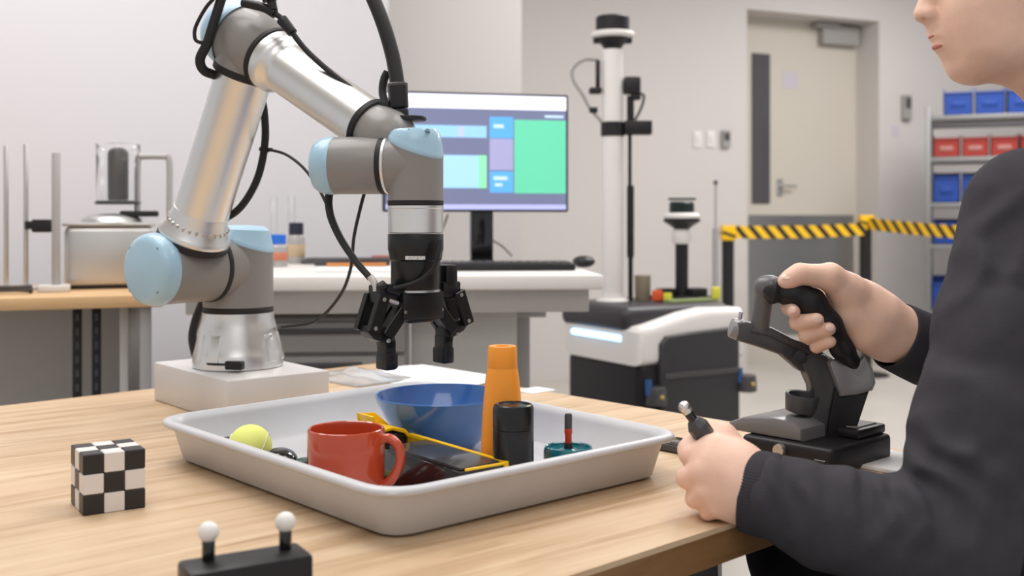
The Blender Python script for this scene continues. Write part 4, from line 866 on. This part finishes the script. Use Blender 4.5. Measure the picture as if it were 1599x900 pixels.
obj('led_bar', MB().cyl(RB(.10, -.004, .640), RB(.385, -.004, .640), .011, n=16), M_led, mr_)
obj('side_panel', MB().prism([(.075, .10), (.075, .625), (.10, .652), (.20, .660), (.40, .668), (.425, .655), (.43, .10)], .05, .012, lambda v: RB(v.y+.005, v.x, v.z), 3), mat('panel_black', rgb(52, 50, 53), .4), mr_)
obj('panel_rib', MB().box(RB(-.022, .25, .52), (.33, .014, .02), .004, rs), M_dark, mr_)
for f, s_, z in ((-.03, .045, .46), (-.02, .455, .47)):
    wv = obj('scanner', MB().cyl(RB(f, s_, z-.03), RB(f, s_, z+.030), .036, .032, .006, 28), M_dark, mr_)
    obj('scanner_window', MB().cyl(RB(f+.004, s_-.030, z+.005), RB(f+.004, s_-.030, z+.055), .011, n=24), mat('blue_window', rgb(48, 92, 150), .2), wv)
    obj('status_lamp', MB().ball(RB(f-.036, s_-.005, z), .008, 12), mat('amber_lamp', rgb(190, 160, 90), .4), wv)
for f, s_ in ((.06, .08), (.06, .39), (.39, .08), (.39, .39)):
    obj('wheel', MB().cyl(RB(f-.02, s_, .055), RB(f+.02, s_, .055), .055, bev=.006, n=24).box(RB(f, s_, .09), (.03, .05, .05), .003, rs), M_rubber, mr_)
# mast on the robot
my = 3.95; mx = (957-800)/FP*my
zm0 = .74; ztp = W(958, 78, my).z
obj('mast', MB().cyl((mx, my, zm0), (mx, my, ztp), .0385, .0375, n=36), M_white, mr_)
obj('mast_flange', MB().lathe([(.060, .742), (.060, .750), (.042, .760), (.040, .775)], (mx, my, 0), n=36), M_white, mr_)
hz = W(958, 55, my).z
obj('sensor_bracket', MB().lathe([(.030, hz-.05), (.045, hz-.03), (.062, hz-.02), (.062, hz-.012), (.03, hz-.01)], (mx, my, 0), n=32).box((mx-.055, my, hz-.02), (.03, .03, .02), .004).box((mx+.055, my, hz-.02), (.03, .03, .02), .004), M_black, mr_)
obj('sensor_ring', MB().lathe([(.060, hz-.013), (.078, hz-.008), (.080, hz), (.076, hz+.010), (.055, hz+.012)], (mx, my, 0), n=40), M_white, mr_)
obj('lidar', MB().lathe([(.058, hz+.012), (.061, hz+.015), (.061, hz+.062), (.057, hz+.067), (0, hz+.067)], (mx, my, 0), n=40), M_black, mr_)
cy = W(960, 202, my)
obj('mast_clamp', MB().lathe([(.0385, -.026), (.043, -.025), (.043, .025), (.0385, .026)], (mx, my, cy.z), n=32).box(W(996, 200, my), (.10, .06, .05), .004), M_black, mr_)
obj('camera_pod', MB().box(W(987, 134, my), (.06, .06, .062), .008).cyl(W(985, 150, my), W(985, 190, my), .013, n=16).box(W(993, 150, my), (.035, .04, .03), .005), M_black, mr_)
obj('mast_pole', MB().cyl(W(984, 205, my), W(984, 290, my), .007, n=12).cyl(W(985, 290, my), W(985, 402, my), .013, n=16).cyl(W(985, 402, my), (W(985, 402, my).x, my, .745), .009, n=12), M_black, mr_)
obj('left_pod', MB().box(W(930, 142, my), (.045, .05, .022), .006), M_black, mr_)
obj('pod_bracket', MB().box(W(934, 118, my), (.016, .03, .11), .004), M_black, mr_)
obj('cable_grip', MB().box(W(927, 172, my), (.03, .03, .02), .004), M_black, mr_)
obj('mast_cable', MB().tube([W(936, 94, my), W(912, 94, my), W(895, 108, my), (W(896, 126, my)), W(910, 148, my), W(922, 170, my), W(938, 188, my), W(944, 200, my)], .006, 10), M_cabd, mr_)
obj('mast_cable', MB().tube([W(998, 145, my), W(1006, 150, my), W(1002, 168, my), W(992, 188, my)], .005, 8), M_dark, mr_)
# second, shorter sensor tower
ty = 4.02; tx = (1065-800)/FP*ty
z2 = lambda y: W(1065, y, ty).z
obj('tower_base', MB().box((tx, ty, .752), (.20, .17, .02), .004, rs).box((tx-.06, ty-.02, .775), (.06, .05, .03), .004, rs).box((tx+.05, ty, .775), (.07, .06, .03), .004, rs), M_black, mr_)
obj('circuit_board', MB().box((tx+.02, ty-.10, .752), (.21, .06, .012), .002, rs), mat('board_green', rgb(150, 164, 110), .4), mr_)
obj('stop_button', MB().cyl((tx-.105, ty-.11, .752), (tx-.105, ty-.11, .790), .022, .018, .004, 20), mat('stop_orange', rgb(226, 92, 50), .35), mr_)
obj('yellow_terminal', MB().box((tx-.07, ty-.12, .765), (.03, .02, .03), .002), mat('terminal_yellow', rgb(222, 216, 70), .4), mr_)
obj('yellow_terminal', MB().box((tx+.115, ty-.06, .775), (.03, .03, .045), .004), MATS['terminal_yellow'], mr_)
obj('battery_cup', MB().cyl(W(1004, 476, 4.0), W(1004, 430, 4.0), .028, .03, .002, 24), mat('khaki_cup', rgb(140, 130, 108), .5), mr_)
obj('tower_pole', MB().cyl((tx, ty, .75), (tx, ty, z2(380)), .024, n=24), M_black, mr_)
obj('tower_neck', MB().lathe([(.030, z2(381)), (.036, z2(376)), (.036, z2(362)), (.028, z2(358))], (tx, ty, 0), n=28), M_white, mr_)
obj('tower_bracket', MB().lathe([(.02, z2(360)), (.045, z2(352)), (.068, z2(346)), (.068, z2(342)), (.03, z2(341))], (tx, ty, 0), n=28), M_black, mr_)
obj('tower_ring', MB().lathe([(.05, z2(343)), (.066, z2(341)), (.068, z2(337)), (.06, z2(333)), (.04, z2(332))], (tx, ty, 0), n=28), M_white, mr_)
obj('tower_lidar', MB().lathe([(.044, z2(333)), (.046, z2(331)), (.046, z2(318)), (.040, z2(315))], (tx, ty, 0), n=28).box((tx, ty, z2(311)), (.098, .05, .008), .002), mat('lidar_green_black', rgb(26, 40, 38), .3), mr_)
# slim antenna post behind the mobile robot
ay = 5.2; ax_ = (1118-800)/FP*ay
t_ = thing('antenna_post', (ax_, ay, 0), 'slim pale post with small dark ball top, left of barrier', 'post')
obj('post', MB().cyl((ax_, ay, .012), (ax_, ay, W(1118, 357, ay).z), .016, n=16).cyl((ax_, ay, W(1118, 357, ay).z), (ax_, ay, W(1118, 287, ay).z), .006, n=10), M_legs, t_)
obj('ball_top', MB().ball((ax_, ay, W(1118, 285, ay).z), .012, 14), M_dark, t_)
obj('foot', MB().cyl((ax_, ay, 0), (ax_, ay, .014), .12, bev=.003), M_legs, t_)

# ------------------------------------------------------------------ barrier stanchions with striped belts
def hazard():
    m = bpy.data.materials.new('hazard_stripes'); m.use_nodes = True; nt = m.node_tree; n = nt.nodes; L = nt.links; b_ = n['Principled BSDF']
    tc = n.new('ShaderNodeUVMap'); sp = n.new('ShaderNodeSeparateXYZ'); L.new(tc.outputs[0], sp.inputs[0])
    a = n.new('ShaderNodeMath'); a.operation = 'ADD'; L.new(sp.outputs[0], a.inputs[0]); L.new(sp.outputs[1], a.inputs[1])
    f = n.new('ShaderNodeMath'); f.operation = 'FRACT'; L.new(a.outputs[0], f.inputs[0])
    g_ = n.new('ShaderNodeMath'); g_.operation = 'GREATER_THAN'; g_.inputs[1].default_value = .46; L.new(f.outputs[0], g_.inputs[0])
    mx_ = n.new('ShaderNodeMix'); mx_.data_type = 'RGBA'; mx_.inputs[6].default_value = rgb(34, 32, 34); mx_.inputs[7].default_value = rgb(246, 196, 36)
    L.new(g_.outputs[0], mx_.inputs[0]); L.new(mx_.outputs[2], b_.inputs['Base Color']); b_.inputs['Roughness'].default_value = .5; return m
M_haz = hazard()
def uvbelt(nm, a, b_, hh, par, step=.10):
    a = Vector(a); b_ = Vector(b_); d = (b_-a); L_ = d.length; nrm = Vector((d.y, -d.x, 0)).normalized()*.0015; upv = Vector((0, 0, hh/2)); n = 12
    me = bpy.data.meshes.new(nm); vs = []; fs = []
    for i in range(n+1):
        c = a+d*(i/n)-Vector((0, 0, .008*math.sin(math.pi*i/n)))
        vs += [c-upv-nrm, c+upv-nrm, c+upv+nrm, c-upv+nrm]
    for i in range(n):
        for j in range(4): fs.append((i*4+j, i*4+4+j, i*4+4+(j+1) % 4, i*4+(j+1) % 4))
    fs += [(0, 1, 2, 3), (n*4+3, n*4+2, n*4+1, n*4)]
    me.from_pydata(vs, [], fs); uv = me.uv_layers.new(name='UVMap')
    for l in me.loops:
        v = Vector(vs[l.vertex_index]); i = l.vertex_index//4; uv.data[l.index].uv = ((L_*i/n)/step, (.75 if l.vertex_index % 4 in (1, 2) else 0))
    me.materials.append(M_haz); b2 = bmesh.new(); b2.from_mesh(me); bmesh.ops.recalc_face_normals(b2, faces=b2.faces[:]); b2.to_mesh(me); b2.free()
    return obj(nm, me, M_haz, par)
SP = [(1137, 6.95, 354), (1352, 7.25, 338), (1552, 6.2, 352)]
ST = []
for i, (px, Y, yt) in enumerate(SP):
    p_ = Vector(((px-800)/FP*Y, Y, 0)); zt2 = W(px, yt, Y).z
    t_ = thing('barrier_post', p_, ['black barrier post nearest the mobile robot, yellow striped belt', 'black barrier post in front of the door, yellow striped belt', 'black barrier post behind the seated person'][i], 'barrier post', 'belt barrier posts')
    obj('post', MB().cyl(p_+Vector((0, 0, .02)), (p_.x, p_.y, zt2-.08), .039, n=28), M_black, t_)
    obj('foot', MB().lathe([(0, 0), (.15, 0), (.155, .005), (.14, .014), (.06, .026), (.041, .030)], p_, n=36), M_black, t_)
    hdm = MB(); hdm.box((p_.x, p_.y, zt2-.04), (.088, .088, .096), .006)
    o = obj('belt_head', hdm, M_yellow, t_); obj('head_stripe', MB().box((p_.x, p_.y, zt2-.05), (.092, .092, .020), .002, (1, 0, 0), (.35, 0, 1)), M_black, o); ST.append((p_, zt2, t_))
def hb(i, dz): p_, z, t_ = ST[i]; return Vector((p_.x, p_.y-.036, z+dz))
uvbelt('belt', hb(0, -.035), hb(1, -.085), .080, ST[0][2]); uvbelt('belt', hb(1, -.048), hb(2, -.05), .078, ST[1][2])

# ------------------------------------------------------------------ rack with bins
RK = Vector(((1450-800)/FP*7.4, 7.4, 0)); ru = Vector((.92, -.39, 0)).normalized(); rv = Vector((-ru.y, ru.x, 0)); rw, rd = 1.28, .40
rzs = [W(1450, y, 7.4).z for y in (181, 246, 317, 382, 485)]+[.14]
def RKp(a, b_, z): p_ = RK+ru*a+rv*b_; return Vector((p_.x, p_.y, z))
rack = thing('storage_rack', RKp(rw/2, rd/2, 0), 'grey steel rack of coloured bins behind the seated person', 'rack')
for a in (0, rw):
    for b_ in (0, rd): obj('upright', MB().box(RKp(a, b_, (rzs[0]+.06)/2), (.035, .035, rzs[0]+.06), .002, ru), M_rack, rack)
for z in rzs:
    s_ = obj('shelf', MB().box(RKp(rw/2, rd/2, z-.018), (rw, rd, .036), .003, ru), M_rack, rack)
obj('cross_rail', MB().box(RKp(rw/2, 0, rzs[0]-.075), (rw, .02, .03), .002, ru), M_dark, rack)
def make_bin(nm, m, w, d, h_, lab_, grp):
    t_ = thing(nm, (0, 0, 0), lab_, 'bin', grp); mb = MB(); th = .006
    side = [(-d/2, 0), (d/2, 0), (d/2, h_), (-d/2+.06, h_), (-d/2+.02, h_*.90), (-d/2, h_*.84)]
    for x in (-w/2+th/2, w/2-th/2): mb.prism(side, th, 0, lambda v, x=x: Vector((x+v.y, v.x, v.z)))
    mb.box((0, 0, th/2), (w, d, th)).box((0, d/2-th/2, h_/2), (w, th, h_)).box((0, -d/2+th/2, h_*.41), (w, th, h_*.82))
    obj('bin_shell', mb, m, t_); obj('lip', MB().box((0, -d/2-.003, h_*.81), (w, .012, .012), .003), m, t_); obj('label_holder', MB().box((0, -d/2-.003, h_*.40), (w*.5, .005, h_*.2), .001), mat('bin_label', rgb(178, 128, 120), .6) if m is M_binr else m, t_)
    return t_
bang = math.atan2(ru.y, ru.x)
rows = [('storage_bin', M_bin, .185, .185, 0, 6, .095, 'blue open bin on the rack top shelf', 'blue bins on the top shelf'), ('storage_bin', M_binr, .168, .152, 1, 6, .03, 'red open bin on the second shelf', 'red bins on the second shelf'),
        ('storage_bin', M_bin, .168, .213, 2, 4, .03, 'blue open bin on the third shelf', 'blue bins on the third shelf'), ('storage_bin', M_bin, .168, .173, 3, 3, .03, 'blue open bin on the fourth shelf', 'blue bins on the fourth shelf'), ('storage_bin', M_bin, .168, .224, 4, 3, .02, 'blue open bin on the fifth shelf', 'blue bins on the fifth shelf')]
ords = ['leftmost', 'second from left', 'third from left', 'fourth from left', 'fifth from left', 'sixth from left']
for nm, m, w, h_, lv, cnt, off, lab_, grp in rows:
    proto = None
    for i in range(cnt):
        p_ = RKp(off+w/2+i*(w+.012), .19, rzs[lv]+.0005)
        if proto is None: proto = make_bin(nm, m, w, .30, h_, '%s, %s' % (lab_, ords[i]), grp); proto.location = p_; proto.rotation_euler = (0, 0, bang)
        else: dup(proto, p_, bang, '%s, %s' % (lab_, ords[i]))
